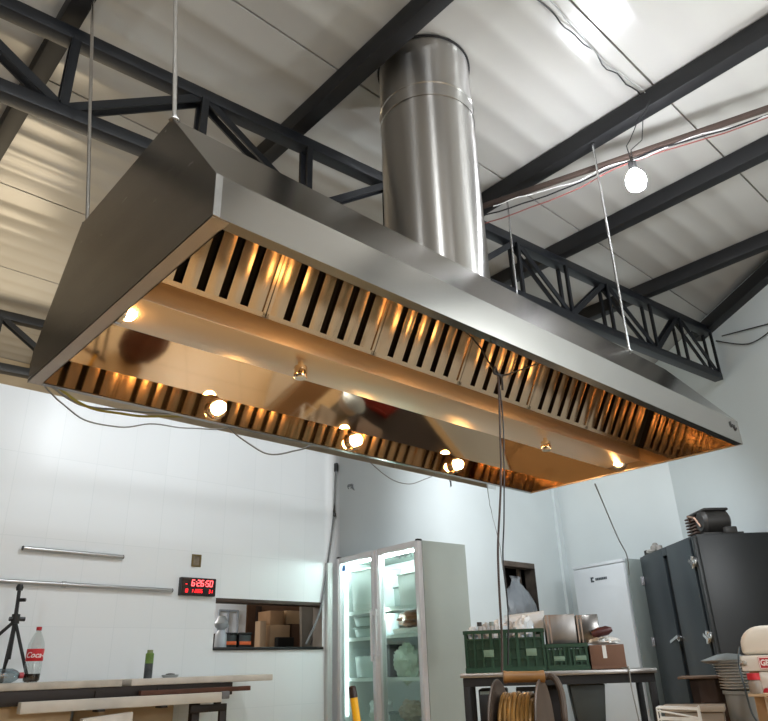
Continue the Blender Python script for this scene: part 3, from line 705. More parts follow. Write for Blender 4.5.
m.build('logo', mat('logo_dark', '#39434b', .5), wz, local=True)

BR = Vector((6.864, 2.994, 0)); BLv = Vector((7.825, 4.083, 0)) - BR; BW = BLv.length; BH = 2.0
bc = thing('black_cabinet', 'large black two-door steel cabinet with a compressor on top', 'cabinet', BR, math.atan2(BLv.y, BLv.x))
BK = mat('black_steel', '#15181a', .42, var=.15, vscale=3); BKD = mat('black_door_steel', '#262e33', .38, var=.1, vscale=2); DARK = mat('door_gap', '#050607', .6)
MB().box((0, -.84, .08), (BW, -.03, BH)).build('cabinet_body', BK, bc, bevel=.008, local=True)
MB().box((.03, -.8, 0), (BW-.03, -.06, .08)).build('plinth', DARK, bc, local=True)
xd = BW*.50
for a, c in ((.10, xd-.05), (xd+.06, BW-.01)):
    MB().box((a, -.03, .12), (c, .012, BH-.02)).build('door', BKD, bc, bevel=.006, local=True)
MB().box((0.0, -.03, .12), (.055, .006, BH-.02)).build('corner_strip', BK, bc, bevel=.004, local=True)
MB().box((xd-.045, -.03, .12), (xd+.055, -.018, BH-.1)).build('gap_strip', DARK, bc, local=True)
MB().box((xd-.05, -.03, BH-.1), (xd+.06, .012, BH-.02)).build('gap_cap', BKD, bc, local=True)
CHR = mat('chrome', (.75, .75, .75), .18, 1)
ib = FRAME[bc.name].inverted()
def onfront(px, py):
    d = at(px, py, 'y', 2.0) - Vector((0, 0, EYE)); n_ = Vector((-BLv.y, BLv.x, 0)).normalized(); q = n_.dot(BR)
    return ib @ (Vector((0, 0, EYE)) + d*(q/n_.dot(d)))
for px, py in ((692, 563), (705.5, 637)):
    z = onfront(px, py).z; m = MB()
    m.lathe([(0, 0), (.055, 0), (.055, .02), (.03, .035), (.0, .035)], (.075, .006, z), (0, 1, 0), 14); m.bar((.035, .03, z-.03), (.12, .03, z+.02), .035, .03); m.bar((.05, .035, z+.05), (.075, .035, z-.06), .02, .02)
    m.build('latch', CHR, bc, local=True)
for px, py in ((645, 581), (655.5, 642)):
    z = onfront(px, py).z
    MB().box((BW-.05, .012, z-.045), (BW-.005, .03, z+.045)).bar((BW-.015, .03, z-.05), (BW-.015, .03, z+.05), .025, .025).build('hinge', mat('hinge_grey', (.4, .4, .42), .4, 1) if 'hinge_grey' not in bpy.data.materials else bpy.data.materials['hinge_grey'], bc, bevel=.003, local=True)
z = onfront(675, 640).z
MB().lathe([(0, 0), (.03, 0), (.03, .03), (.0, .03)], (xd-.02, .012, z+.01), (0, 1, 0), 12).bar((xd-.06, .05, z+.03), (xd+.15, .05, z-.02), .03, .025).bar((xd-.02, .01, z+.01), (xd-.02, .055, z+.01), .025, .025).build('lever_handle', CHR, bc, local=True)
# compressor on the black cabinet
cp = FRAME[bc.name] @ Vector((.36, -.36, BH))
cmp_ = thing('compressor', 'finned dark compressor unit standing on the black cabinet', 'compressor', cp, bc.rotation_euler.z)
CI = mat('compressor_iron', '#2c2a28', .5, var=.3, vscale=12); CB = mat('compressor_rust', '#4d3c33', .6, var=.4, vscale=10)
MB().box((-.26, -.2, 0), (.28, .2, .03)).build('base_plate', CI, cmp_, bevel=.004, local=True)
m = MB()
for k in range(7): m.box((.06, -.15, .045+k*.032), (.27, .13, .062+k*.032))
m.box((.09, -.12, .03), (.24, .1, .27)); m.build('finned_head', CB, cmp_, bevel=.004, local=True)
MB().lathe([(0, -.14), (.09, -.14), (.125, -.11), (.13, 0), (.125, .11), (.09, .14), (0, .14)], (-.09, 0, .16), (0, 1, 0), 24).build('motor_casing', CI, cmp_, local=True)
MB().box((-.20, -.13, .255), (.22, .13, .285)).build('top_cover', CI, cmp_, bevel=.015, local=True)
MB().tube([(.1, .15, .2), (.02, .2, .24), (-.1, .19, .2), (-.16, .17, .1)], .012, 8).build('pipe', mat('copper_pipe', (.5, .32, .24), .4, 1), cmp_, local=True)
MB().box((-.34, -.1, .0), (-.28, .02, .07)).build('valve', CI, cmp_, bevel=.01, local=True)
# small things along the left end of the cabinet top
JUN = mat('small_metal', '#9a9691', .45, var=.3, vscale=15)
for k, (u, s_, lb, nm, ct) in enumerate(((.96, .035, 'dark bottle lid lying at the far end of the black cabinet top', 'bottle_lid', 'lid'), (.88, .03, 'small pale rag bundle on the black cabinet top', 'rag', 'rag'), (.79, .045, 'small grey pipe fitting on the black cabinet top, largest of its row', 'pipe_fitting', 'fitting'), (.71, .035, 'small round grey can on the black cabinet top, nearest the compressor', 'small_can', 'can'))):
    p = FRAME[bc.name] @ Vector((BW*u, -.07, BH)); m = MB()
    if k == 1: m.sphere(p+Vector((0, 0, s_*.75)), (s_*2.2, s_*1.6, s_*.8), 14, 8, amp=.4, seed=4)
    elif k == 2: m.tube([p+Vector((-.05, 0, s_*.8)), p+Vector((.02, 0, s_*.8)), p+Vector((.05, .02, s_*1.9))], s_*.75, 10)
    else: m.lathe([(0, 0), (s_, 0), (s_, s_*1.3), (s_*.8, s_*1.5), (0, s_*1.5)], p, seg=14)
    tag(m.build(nm, [CI, mat('rag_white', '#bdbab4', .8), JUN, JUN][k]), lb, ct, None)

# ================================================================== REAR WALL OPENING
WOODB = mat('niche_timber', '#2b2420', .85, var=.5, vscale=5, stretch=(4, 4, 1))
nd = .55
m = MB(); m.box((nx0-.1, WY+.46, 0), (nx1+1.0, WY+.48, nz1+.5)); m.box((nx1+.35, WY+.15, 0), (nx1+.37, WY+.46, nz1+.5)); m.box((nx0-.1, WY+.15, nz1+.1), (nx1+.35, WY+.46, nz1+.12))
tag(m.build('backing_board', WOODB), 'dark boards seen at the back of the rough wall opening', 'board', kind='structure')
for k, (u, w_, yy) in enumerate(((.42, .06, .26), (.86, .05, .06), (.75, .03, .24))):
    x = nx0 + (nx1-nx0)*u
    tag(MB().box((x-w_/2, WY+.14+yy-.02, 0), (x+w_/2, WY+.14+yy+.02, nz1+.05)).build('timber_post', OLDW, bevel=.003), ['broad grey timber post in the rough wall opening', 'timber post near the right edge of the rough wall opening', 'thin timber post deep in the rough wall opening'][k], 'post', 'posts in the rough wall opening')
pb = Vector(((nx0+nx1)/2-.01, WY-.05, nz0))
t = thing('plastic_bag', 'large grey translucent plastic bag stuffed into the rough wall opening', 'bag', pb)
m = MB(); m.lathe([(.02, 0), (.22, .0), (.32, .04), (.36, .10), (.35, .16), (.31, .22), (.27, .27), (.23, .32), (.17, .36), (.13, .40), (.07, .44), (.07, .47), (.10, .50), (.02, .51)], pb, seg=56)
for v in m.v:
    d = v - pb; q = noise.noise(Vector((d.x*9, d.y*9, d.z*5)))*.10 + noise.noise(Vector((d.x*22, d.y*22, d.z*14)))*.035; d2 = Vector((d.x, d.y*.35, 0)); 
    v.x = pb.x + d.x*.88*(1+q*1.6); v.y = pb.y + .12 + d.y*.45 + q*.4; v.z = max(pb.z, v.z + q*.3)
m.build('film', mat('grey_plastic', '#878d93', .3, bump=.7, bscale=12), t)

# ================================================================== KITCHEN BEHIND THE HATCH
PLY = mat('brown_plywood', '#6a4d3c', .7, var=.25, vscale=3)
KX0, KX1 = hx0, hx1+.9
tag(MB().box((KX0-.3, WY+.16, hz0-.09), (KX1, WY+.72, hz0-.02)).box((KX0-.2, WY+.2, 0), (KX0-.14, WY+.68, hz0-.09)).box((KX1-.14, WY+.2, 0), (KX1-.08, WY+.68, hz0-.09)).build('kitchen_counter', BLACK), 'black kitchen counter behind the serving hatch', 'counter')
def bk(px, py, y): return at(px, py, 'y', y)
def flat(name, px0, py0, px1, py1, y, th, m_, lb, ct, base=None, gr=None, bv=.004):
    p = bk(px0, py1, y); q = bk(px1, py0, y)
    return tag(MB().box((p.x, y, p.z if base is None else base), (q.x, y+th, q.z)).build(name, m_, bevel=bv), lb, ct, gr)
flat('plywood_partition', 246, 580, 330, 650, 7.4, .03, PLY, 'brown plywood partition at the back of the kitchen', 'partition', 0)
flat('bright_panel', 196, 590, 247.5, 650, 7.3, .03, mat('lit_white_panel', '#eef4fb', .5), 'bright white panel behind the black crates in the kitchen', 'panel', 0)
m = MB(); p = bk(217, 640, 7.28); q = bk(238, 611, 7.28)
for a in (p.x, (p.x+q.x)/2, q.x): m.box((a-.005, 7.262, p.z), (a+.005, 7.285, q.z))
m.box((p.x, 7.262, q.z-.01), (q.x, 7.285, q.z+.01)); tag(m.build('panel_frame', mat('frame_grey', '#98a2ad', .5)), 'thin grey frame lines on the bright white kitchen panel', 'frame')
CARD = mat('cardboard_box', '#a58363', .8, var=.12, vscale=6); CARDL = mat('pale_card', '#c2a383', .8, var=.1)
flat('cupboard_board', 255, 606, 262, 652, 7.36, .03, mat('dark_brown_board', '#35251d', .7), 'dark brown upright board beside the tan boxes in the kitchen', 'board', 0)
flat('tan_board', 259, 621, 266.5, 652, 6.9, .1, mat('tan_board', '#b39a80', .7), 'narrow tan upright board standing in the kitchen', 'board', 0)
cz = bk(280, 650, 6.9).z
tag(MB().box((bk(268, 650, 6.85).x, 6.85, cz-.05), (bk(306, 650, 6.85).x, 7.35, cz)).box((bk(270, 650, 6.9).x, 6.9, 0), (bk(272, 650, 6.9).x, 7.3, cz-.05)).box((bk(302, 650, 6.9).x, 6.9, 0), (bk(304, 650, 6.9).x, 7.3, cz-.05)).build('box_table', WOODD), 'dark wooden table holding cardboard boxes in the kitchen', 'table')
flat('cardboard_carton', 269, 625, 290, 650, 6.95, .25, CARDL, 'pale cardboard carton on the kitchen table, the lowest one', 'box', cz)
zc = bk(280, 625, 6.95).z
flat('cardboard_carton', 270, 611, 284, 625, 6.95, .25, CARD, 'brown cardboard carton stacked on the pale one in the kitchen', 'box', zc, 'cartons in the kitchen')
flat('cardboard_carton', 291, 624, 303, 650, 7.0, .25, PLY, 'dark brown carton at the right on the kitchen table', 'box', cz)
flat('cardboard_carton', 286, 611, 303, 624, 7.0, .25, CARDL, 'light tan carton on top of the dark brown kitchen carton', 'box', bk(295, 624, 7.0).z)
tag(MB().box(tuple(Vector((bk(277, 650, 6.87).x, 6.87, cz))), (bk(294, 650, 6.87).x, 6.93, bk(280, 637, 6.87).z)).build('black_case', BLACK, bevel=.01), 'low black case in front of the kitchen cartons', 'case')
MARB = mat('grey_marble', '#7d7872', .3, var=.4, vscale=2.5, stretch=(1, 1, 1))
m = MB(); p = bk(306, 650, 6.4); q = bk(330, 598, 6.4)
m.hexa([(p.x, 6.4, 0), (q.x, 6.4, 0), (q.x, 6.44, 0), (p.x, 6.44, 0)], [(p.x, 6.5, q.z-.06), (q.x, 6.5, q.z), (q.x, 6.54, q.z), (p.x, 6.54, q.z-.06)])
struct(MB().box((hx1-.006, WY-.002, hz0+.02), (hx1, WY+.139, hz1-.03)), 'trim_5', MARB)
ms = thing('marble_slab', 'grey veined marble slab leaning at the right side of the hatch', 'slab', ((p.x+q.x)/2, 6.45, 0)); m.build('slab', MARB, ms, bevel=.003)
a_ = bk(306, 645, 6.38); b_ = bk(321, 606, 6.44)
MB().bar(a_, b_, .025, .004, up=(0, 1, 0)).bar(a_+Vector((.06, 0, 0)), b_+Vector((-.02, 0, -.12)), .012, .004, up=(0, 1, 0)).build('dark_vein', mat('vein', '#3c3a38', .5), ms)
ORG = mat('orange_band', '#d9622c', .5)
czk = hz0-.02
for k, (a, c) in enumerate(((224.5, 237), (238.5, 251.5))):
    p = bk(a, 649, WY+.3); q = bk(c, 633.5, WY+.3)
    t = thing('black_bin', ['black bin with orange band inside the hatch, the left one of two', 'black bin with orange band inside the hatch, the right one of two'][k], 'bin', ((p.x+q.x)/2, WY+.4, czk), 0, 'black bins with orange bands')
    MB().box((p.x, WY+.3, czk), (q.x, WY+.55, q.z)).build('bin_body', BLACK, t, bevel=.008)
    zz = bk(230, 643.5, WY+.3).z; MB().box((p.x+.004, WY+.292, zz-.012), (q.x-.004, WY+.301, zz+.018)).build('band', ORG, t, bevel=.003)
    MB().box((p.x-.006, WY+.294, q.z-.01), (q.x+.006, WY+.556, q.z+.008)).build('rim', BLACK, t, bevel=.003)
p = bk(220, 649, WY+.24); q = bk(220, 616, WY+.24)
t = thing('plastic_funnel', 'translucent plastic funnel bottle standing inside the hatch at the left', 'funnel', (p.x, WY+.24, czk)); hh = q.z-czk
MB().lathe([(.0, 0), (.055, 0), (.05, hh*.5), (.028, hh*.62), (.06, hh*.72), (.065, hh*.8), (.03, hh), (.0, hh)], (p.x, WY+.24, czk), seg=20).build('cone', mat('milky_plastic', '#aeb4bb', .3), t)
tag(MB().box((hx0+.01, WY+.162, czk), (hx0+.09, WY+.22, czk+.17)).build('dark_box', BLACK, bevel=.005), 'small black box at the left corner of the hatch sill', 'box')

# ================================================================== LEFT COUNTER
CZ = .876; CY = 5.02
STONE = mat('pale_stone', '#b9b2a6', .45, var=.18, vscale=9); STONE2 = mat('pale_stone_clean', '#c9c3b9', .4, var=.1, vscale=7)
BRN = mat('brown_steel', '#231a16', .5, var=.2, vscale=4)
sx0 = -.2; g0 = at(122, 688, 'y', CY).x; g1 = at(131, 688, 'y', CY).x; sx1 = at(273, 677, 'y', CY).x; fx1 = at(233, 694, 'y', CY).x
fz = CZ-.045
fm = thing('counter_frame', 'dark brown steel frame carrying the pale stone slabs along the tiled wall', 'table frame', ((sx0+fx1)/2, CY+.28, 0))
m = MB(); m.box((sx0, CY+.01, fz-.085), (fx1, CY+.07, fz)); m.box((sx0, CY+.48, fz-.085), (fx1, CY+.54, fz))
m.build('top_rail', BRN, fm, bevel=.004)
xleg = at(194, 705, 'y', CY).x
for x in (sx0+.04, g0+.02, xleg, fx1-.06):
    m = MB()
    m.box((x-.03, CY+.015, fz-.084), (x+.03, CY+.535, fz-.03)); m.build('cross_rail', BRN, fm, bevel=.004)
for x in (sx0+.06, at(194, 712, 'y', CY+.07).x):
    for y in (CY+.07, CY+.48): MB().box((x-.03, y-.03, 0), (x+.03, y+.03, fz-.08)).build('leg', BRN, fm, bevel=.004)
# the upright H-shaped stand at the right end
sa = at(191, 705, 'y', CY).x; sb = at(227, 705, 'y', CY).x
m = MB()
zt_ = at(215, 704, 'y', CY).z
MB().box((sa, CY-.001, zt_-.05), (sb, CY+.03, zt_)).build('stand_rail', BRN, fm, bevel=.003)
MB().box((sb-.055, CY-.001, 0), (sb, CY+.03, zt_-.05)).build('leg', BRN, fm, bevel=.003)
MB().box((sb-.10, CY-.001, zt_), (sb-.05, CY+.03, fz-.085)).build('stand_rail', BRN, fm, bevel=.003)
tag(MB().box((sx0, CY, fz+.001), (g0, CY+.56, CZ)).build('stone_slab', STONE, bevel=.006), 'rough pale stone slab with the soda bottle standing on it', 'slab', 'stone slabs on the dark frame')
tag(MB().box((g1, CY, fz+.001), (sx1, CY+.56, CZ)).build('stone_slab', STONE2, bevel=.006), 'pale stone slab with the green can standing on it', 'slab', 'stone slabs on the dark frame')
r0 = at(180, 691, 'y', CY-.02); r1 = at(249, 688, 'y', CY-.02)
rb = MB().box((r0.x-.3, CY-.045, r1.z-.016), (r1.x, CY-.002, r1.z+.016)).build('rusty_bar', mat('brown_rust', '#53301f', .6, var=.3, vscale=8), bevel=.003); tag(rb, 'brown rusty flat bar sticking out below the stone slab', 'bar')
# lower pale board on its carrier
l0 = at(20, 705, 'y', CY-.05); l1 = at(228, 694, 'y', CY-.05)
zb_ = l1.z
lbm = thing('lower_board', 'long pale board slung below the stone slabs with a grey end cap', 'board', ((l0.x+l1.x)/2, CY+.02, zb_-.04))
MB().box((l0.x, CY-.07, zb_-.05), (l1.x-.06, CY-.003, zb_+.016)).build('plank', mat('pale_plank', '#cdc8be', .5, var=.1, vscale=5), lbm, bevel=.005)
MB().box((l1.x-.06, CY-.075, zb_-.03), (l1.x+.0, CY-.003, zb_+.02)).build('end_cap', mat('cap_grey', '#76777a', .5), lbm, bevel=.004)
for bx_ in (at(97, 710, 'y', CY).x, at(205, 700, 'y', CY).x - .35):
    MB().box((bx_-.025, CY-.072, zb_-.064), (bx_+.025, CY+.012, zb_-.051)).box((bx_-.025, CY-.002, zb_-.051), (bx_+.025, CY+.012, fz-.02)).build('bracket', BRN, fm)
# beige sheets standing under the counter
BEIGE = mat('beige_board', '#e3cba8', .7, var=.08, vscale=3); BEIGE2 = mat('beige_board_dark', '#cdb594', .75, var=.1, vscale=3)
def under(px0, px1, ytop, Y, th, m_, lb, nm='beige_board', ct='board', gr='sheets stored under the stone counter'):
    a = at(px0, ytop, 'y', Y); c = at(px1, ytop, 'y', Y)
    return tag(MB().box((a.x, Y, 0), (c.x, Y+th, min((a.z+c.z)/2, fz-.092))).build(nm, m_, bevel=.004), lb, ct, gr)
under(-30, 73, 700, CY+.16, .03, BEIGE, 'light beige board standing under the left end of the stone counter')
under(76, 174, 704, CY+.44, .03, BEIGE2, 'darker tan board standing under the middle of the stone counter')
a = at(84, 719, 'y', CY-.2); c = at(134, 712, 'y', CY-.2)
tag(MB().hexa([(a.x, CY-.22, 0), (c.x, CY-.22, 0), (c.x, CY-.16, 0), (a.x, CY-.16, 0)], [(a.x, CY-.19, a.z), (c.x, CY-.19, c.z), (c.x, CY-.13, c.z), (a.x, CY-.13, a.z)]).build('white_plank', STONE2, bevel=.003), 'pale plank with a slanted top edge leaning in front of the counter', 'plank')

# tripod
TB = mat('tripod_black', '#17181b', .45)
ty = CY+.3
tb = at(16, 686, 'y', ty); tp = at(19.5, 589, 'y', ty); tk = at(15.5, 619, 'y', ty)
tt = thing('tripod_stand', 'black tripod light stand standing on the stone counter by the bottle', 'tripod', (tk.x, ty, CZ))
MB().tube([(tk.x, ty, tk.z-.25), tk + Vector((0, 0, -.02)), at(18, 600, 'y', ty), tp], [.014, .014, .012, .012], 10).build('pole', TB, tt)
MB().tube([at(14, 619, 'y', ty)+Vector((-.03, 0, 0)), at(17, 619, 'y', ty)+Vector((.05, 0, 0))], .014, 8).lathe([(0, -.03), (.026, -.03), (.026, .03), (0, .03)], tk, seg=12).build('collar', TB, tt)
MB().lathe([(0, -.012), (.02, -.01), (.024, .01), (.016, .03), (0, .035)], tp, seg=12).build('head_spigot', TB, tt)
MB().tube([at(18, 600, 'y', ty), at(18, 600, 'y', ty)+Vector((.04, -.03, 0))], .012, 8).build('knob', TB, tt)
feet = [at(4.5, 676, 'y', ty), at(21, 686, 'y', ty), at(-12, 660, 'y', ty)]
for k, (fx, fy) in enumerate(((feet[0].x, ty+.05), (feet[1].x, ty-.12), (tk.x-.36, ty-.02))):
    MB().tube([tk+Vector((0, 0, -.01)), (fx, fy, CZ+.012)], .011, 8).build('leg', TB, tt)
    MB().sphere((fx, fy, CZ+.014), .014, 10, 6).build('rubber_foot', TB, tt)
mid = tk + Vector((0, 0, -.25)); MB().tube([mid+Vector((0, 0, .03)), ((feet[0].x*.6+tk.x*.4), ty+.03, CZ+.10)], .008, 8).build('brace', TB, tt)
# soda bottle
by_ = CY+.1; bb = at(29, 686.5, 'y', by_); bt = at(37.5, 632, 'y', by_)
bl = Vector((bb.x+.005, by_, CZ)); BHt = bt.z-bb.z+.01
bo = thing('soda_bottle', 'clear plastic soda bottle with red label and red cap on the stone slab', 'bottle', bl)
k_ = BHt/.34
PET = glass_mat('bottle_plastic', '#f3f6f5', .12, .08)
R0 = .052*k_
MB().lathe([(.0, .004), (R0*.75, 0), (R0*.95, .012*k_), (R0, .035*k_), (R0, .10*k_), (R0*.95, .13*k_), (R0, .16*k_), (R0, .2*k_), (R0*.92, .235*k_), (R0*.62, .275*k_), (R0*.34, .305*k_), (R0*.27, .318*k_), (.0, .318*k_)], bl, seg=28).build('bottle_body', PET, bo)
MB().lathe([(0, .006), (R0*.72, .004), (R0*.93, .016*k_), (R0*.95, .052*k_), (.0, .052*k_)], bl, seg=24).build('dark_liquid', mat('cola_dark', '#1c0d08', .15), bo)
MB().lathe([(R0*1.01, .128*k_), (R0*1.03, .13*k_), (R0*1.03, .2*k_), (R0*1.01, .202*k_)], bl, seg=28).build('red_label', mat('label_red', '#c41a26', .4), bo)
MB().lathe([(0, .318*k_), (.017*k_, .316*k_), (.017*k_, .338*k_), (.0, .34*k_)], bl, seg=16).build('cap', mat('cap_red', '#a71725', .4), bo)
tx = text_mb('Coca-Cola', .048*k_, .35, .0003, .0006)
for v in tx.v:
    ang = v.x/(R0*1.04) + math.radians(-90+28); h_ = v.y; v.x, v.y, v.z = bl.x + math.cos(ang)*(R0*1.045+v.z), bl.y + math.sin(ang)*(R0*1.045+v.z), bl.z+.163*k_+h_
tx.build('label_lettering', mat('label_white', '#f4eeee', .4), bo, smooth=False)
# clear bottle lying at the very left
p = at(7, 680, 'y', CY+.06)
t = thing('clear_bottle', 'clear plastic bottle with red cap lying at the left edge of the counter', 'bottle', (p.x, CY+.06, CZ))
MB().lathe([(0, -.2), (.036, -.2), (.042, -.18), (.042, .03), (.03, .06), (.016, .075), (0, .075)], (p.x, CY+.09, CZ+.043), (1, .05, 0), 20).build('bottle_body', glass_mat('clear_plastic', '#c9d4d8', .2, .1), t)
MB().lathe([(0, .075), (.018, .075), (.018, .1), (0, .1)], (p.x, CY+.09, CZ+.043), (1, .05, 0), 14).build('cap', mat('cap_red_small', '#b3424a', .4), t)
# green spray can and small dish
p = at(147.5, 678.5, 'y', CY+.12); q = at(150, 650, 'y', CY+.12); hc = q.z-p.z
t = thing('spray_can', 'slim green and black spray can standing on the right stone slab', 'can', (p.x, CY+.12, CZ))
MB().lathe([(0, 0), (.029, 0), (.029, hc*.52)], (p.x, CY+.12, CZ), seg=20).build('can_body', mat('can_dark', '#3c4246', .4, var=.5, vscale=25), t)
MB().lathe([(.029, hc*.52), (.029, hc*.86), (.022, hc*.9), (.0, hc*.9)], (p.x, CY+.12, CZ), seg=20).build('green_sleeve', mat('can_green', '#63843c', .4, var=.3, vscale=20), t)
MB().lathe([(.02, hc*.9), (.02, hc), (.0, hc)], (p.x, CY+.12, CZ), seg=16).build('cap', mat('can_cap', '#7f8b62', .4), t)
p = at(170, 677, 'y', CY+.12)
t = thing('small_dish', 'small dark round dish with a pale rim beside the green spray can', 'dish', (p.x, CY+.12, CZ))
MB().lathe([(0, 0), (.05, 0), (.062, .018), (.056, .02), (.045, .008), (0, .008)], (p.x, CY+.12, CZ), seg=24).build('dish', mat('dish_grey', '#a5adb0', .3), t)
MB().lathe([(0, .008), (.044, .009), (.03, .026), (0, .03)], (p.x, CY+.12, CZ), seg=20).build('dark_core', BLACK, t)

# yellow broom handle near the lens
hp = fwd(352, 686, 2.5); hq = fwd(357, 721, 2.5); dd = (hq-hp).normalized(); hb = hp + dd*((hp.z-.09)/-dd.z)
t = thing('yellow_broom', 'yellow broom handle with a black tip in front of the glass fridge', 'broom', (hb.x, hb.y, 0))
dk = hp + dd*.035
MB().tube([dk, hb], .0125, 12).build('handle', mat('yellow_handle', '#e5a91c', .35), t)
MB().tube([hp, hp+dd*.004, dk], [.008, .0125, .0135], 12).build('tip', mat('tip_black', '#2a1812', .4), t)
MB().box((hb.x-.16, hb.y-.03, .07), (hb.x+.16, hb.y+.03, .11)).build('broom_head', mat('head_yellow', '#c9941c', .5), t, bevel=.008)
MB().hexa([(hb.x-.17, hb.y-.05, 0), (hb.x+.17, hb.y-.05, 0), (hb.x+.17, hb.y+.05, 0), (hb.x-.17, hb.y+.05, 0)], [(hb.x-.15, hb.y-.025, .071), (hb.x+.15, hb.y-.025, .071), (hb.x+.15, hb.y+.025, .071), (hb.x-.15, hb.y+.025, .071)]).build('bristles', mat('bristle_brown', '#4f3a22', .9, bump=.6, bscale=80), t)

# ================================================================== RIGHT WORK TABLE
TZ = .848; fdT = 4.6
A = fwd(460, 676, 4.8, 0); Bp = fwd(657, 670, 4.6, 0); dv = (Bp-A); TW = dv.length; ang = math.atan2(dv.y, dv.x); TD = .62
wt = thing('work_table', 'steel-topped work table with black frame holding the green crates', 'table', A, ang)
Ft = FRAME[wt.name]
STT = mat('table_steel', (.40, .39, .38), .35, 1, var=.08)
MB().box((0, 0, TZ-.026), (TW, TD, TZ)).build('table_top', STT, wt, bevel=.003, local=True)
m = MB(); zr = TZ-.027
m.box((.015, .02, zr-.05), (TW-.015, .06, zr)); m.box((.015, TD-.06, zr-.05), (TW-.015, TD-.02, zr)); m.box((.015, .06, zr-.05), (.055, TD-.06, zr)); m.box((TW-.055, .06, zr-.05), (TW-.015, TD-.06, zr))
m.build('apron', IRON_D, wt, local=True)
for x in (.015, TW-.055):
    for y in (.02, TD-.06): MB().box((x, y, 0), (x+.04, y+.04, zr-.05)).build('leg', IRON_D, wt, bevel=.003, local=True)
zl = .50
m = MB(); m.box((.055, .02, zl-.03), (TW-.055, .05, zl)); m.box((.055, TD-.05, zl-.03), (TW-.055, TD-.02, zl)); m.box((.055, .05, zl-.014), (TW-.055, TD-.05, zl-.002)); m.build('under_shelf', IRON_D, wt, local=True)
Ti = Ft.inverted()
def onplane(Fm, px, py, yv):
    Fi = Fm.inverted(); o = Fi @ Vector((0, 0, EYE)); e = Fi @ fwd(px, py, 3.0); return o + (e-o)*((yv-o.y)/(e.y-o.y))
def tloc(px, py, yv): return onplane(Ft, px, py, yv)
# green crates
GRN = mat('crate_green', '#183f2c', .45, var=.08); GRNI = mat('crate_green_dark', '#16372a', .5); TAGM = mat('crate_tag', '#6d8a78', .5)
def crate(name, label, px0, px1, ptop, fd, zbase, D, flip=False):
    a = tloc(px0, 660, fd); c = tloc(px1, 660, fd); W = c.x-a.x; H = (Ft @ tloc((px0+px1)/2, ptop, fd)).z - zbase
    o = Ft @ Vector((a.x, a.y, 0)); t = thing(name, label, 'crate', (o.x, o.y, zbase), ang, 'green plastic crates')
    # shell: four latticed walls with open windows near the rim
    def wall(P0, ux, nx, Lw):
        P0 = Vector(P0); ux = Vector(ux); nx = Vector(nx); m = MB()
        def bx(u0, u1, z0, z1, t0, t1):
            b = [P0+ux*u0+nx*t0, P0+ux*u1+nx*t0, P0+ux*u1+nx*t1, P0+ux*u0+nx*t1]
            m.hexa([q+Vector((0, 0, z0)) for q in b], [q+Vector((0, 0, z1)) for q in b])
        bx(0, Lw, H-.022, H, -.012, .004); bx(0, Lw, 0, .03, -.01, .002)
        bx(0, Lw, H*.30, H*.34, -.004, .006); bx(0, Lw, H*.55, H*.58, -.004, .006); bx(0, Lw, H*.76, H*.80, -.004, .006)
        n_ = max(6, int(Lw/.05))
        for k in range(n_+1):
            u = Lw*k/n_; wd_ = .012 if k % 3 else .02
            bx(max(0, u-wd_/2), min(Lw, u+wd_/2), .02, H-.01, -.006, .008)
        bx(0, Lw, .02, H*.78, .012, .014)      # inner skin below the windows
        return m
    for P0, ux, nx, Lw in (((0, 0, 0), (1, 0, 0), (0, 1, 0), W), ((W, D, 0), (-1, 0, 0), (0, -1, 0), W), ((0, D, 0), (0, -1, 0), (1, 0, 0), D), ((W, 0, 0), (0, 1, 0), (-1, 0, 0), D)):
        wall(P0, ux, nx, Lw).build('side_wall', GRN, t, local=True)
    MB().box((.004, .004, 0), (W-.004, D-.004, .012)).build('bottom', GRNI, t, local=True)
    MB().box((W*.50-.02, -.006, .02), (W*.50+.02, .002, H-.01)).build('centre_rib', GRN, t, local=True)
    for u in (.30, .84): MB().box((W*u-.035, -.008, H*.36), (W*u+.03, -.004, H*.53)).build('tag_plate', TAGM, t, bevel=.002, local=True)
    return t, W, H, o
cr1, W1, H1, o1 = crate('green_crate', 'tall green plastic crate full of white packs at the left of the table', 466.5, 545.5, 629.5, .06, TZ+.001, .36)
cr2, W2, H2, o2 = crate('green_crate', 'lower dark green crate beneath the stainless boxes', 548, 588, 643.5, .06, TZ+.001, .36)
# white packs in the tall crate
PKW = [mat('pack_white', '#e2edf5', .4, bump=.4, bscale=20), mat('pack_grey', '#b7bcc0', .35, bump=.4, bscale=20)]
f1 = FRAME[cr1.name]
packs = [(.06, .10, .045, 'small white pack at the left corner of the tall green crate'), (.15, .22, .06, 'grey white pack beside the corner pack of the tall green crate'), (.25, .10, .065, 'crumpled white pack, third along the top of the tall green crate'),
         (.33, .24, .07, 'white pack behind the hanging cord in the tall green crate'), (.43, .12, .075, 'largest white pack heaped in the tall green crate'), (.465, .25, .06, 'white pack at the right end of the tall green crate')]
for k, (x, y, r, lb) in enumerate(packs):
    hh = H1*.82 - .012; c = f1 @ Vector((x*W1/.56, y, .013))
    m = MB().hexa([Vector((-r, -r*.8, 0)), Vector((r, -r*.8, 0)), Vector((r, r*.8, 0)), Vector((-r, r*.8, 0))], [Vector((-r, -r*.8, hh)), Vector((r, -r*.8, hh)), Vector((r, r*.8, hh)), Vector((-r, r*.8, hh))])
    t = thing('white_pack', lb, 'pack', c, ang+.2*k, 'white packs in the tall green crate')
    MB().box((-r*.75, -r*.6, 0), (r*.75, r*.6, hh)).build('pack_body', PKW[k % 2], t, bevel=.01, local=True)
    MB().sphere((0, 0, hh+r*.5), (r*.85, r*.8, r*1.05), 20, 12, amp=.6, seed=k+3, freq=3).build('crumpled_top', PKW[k % 2], t, local=True)
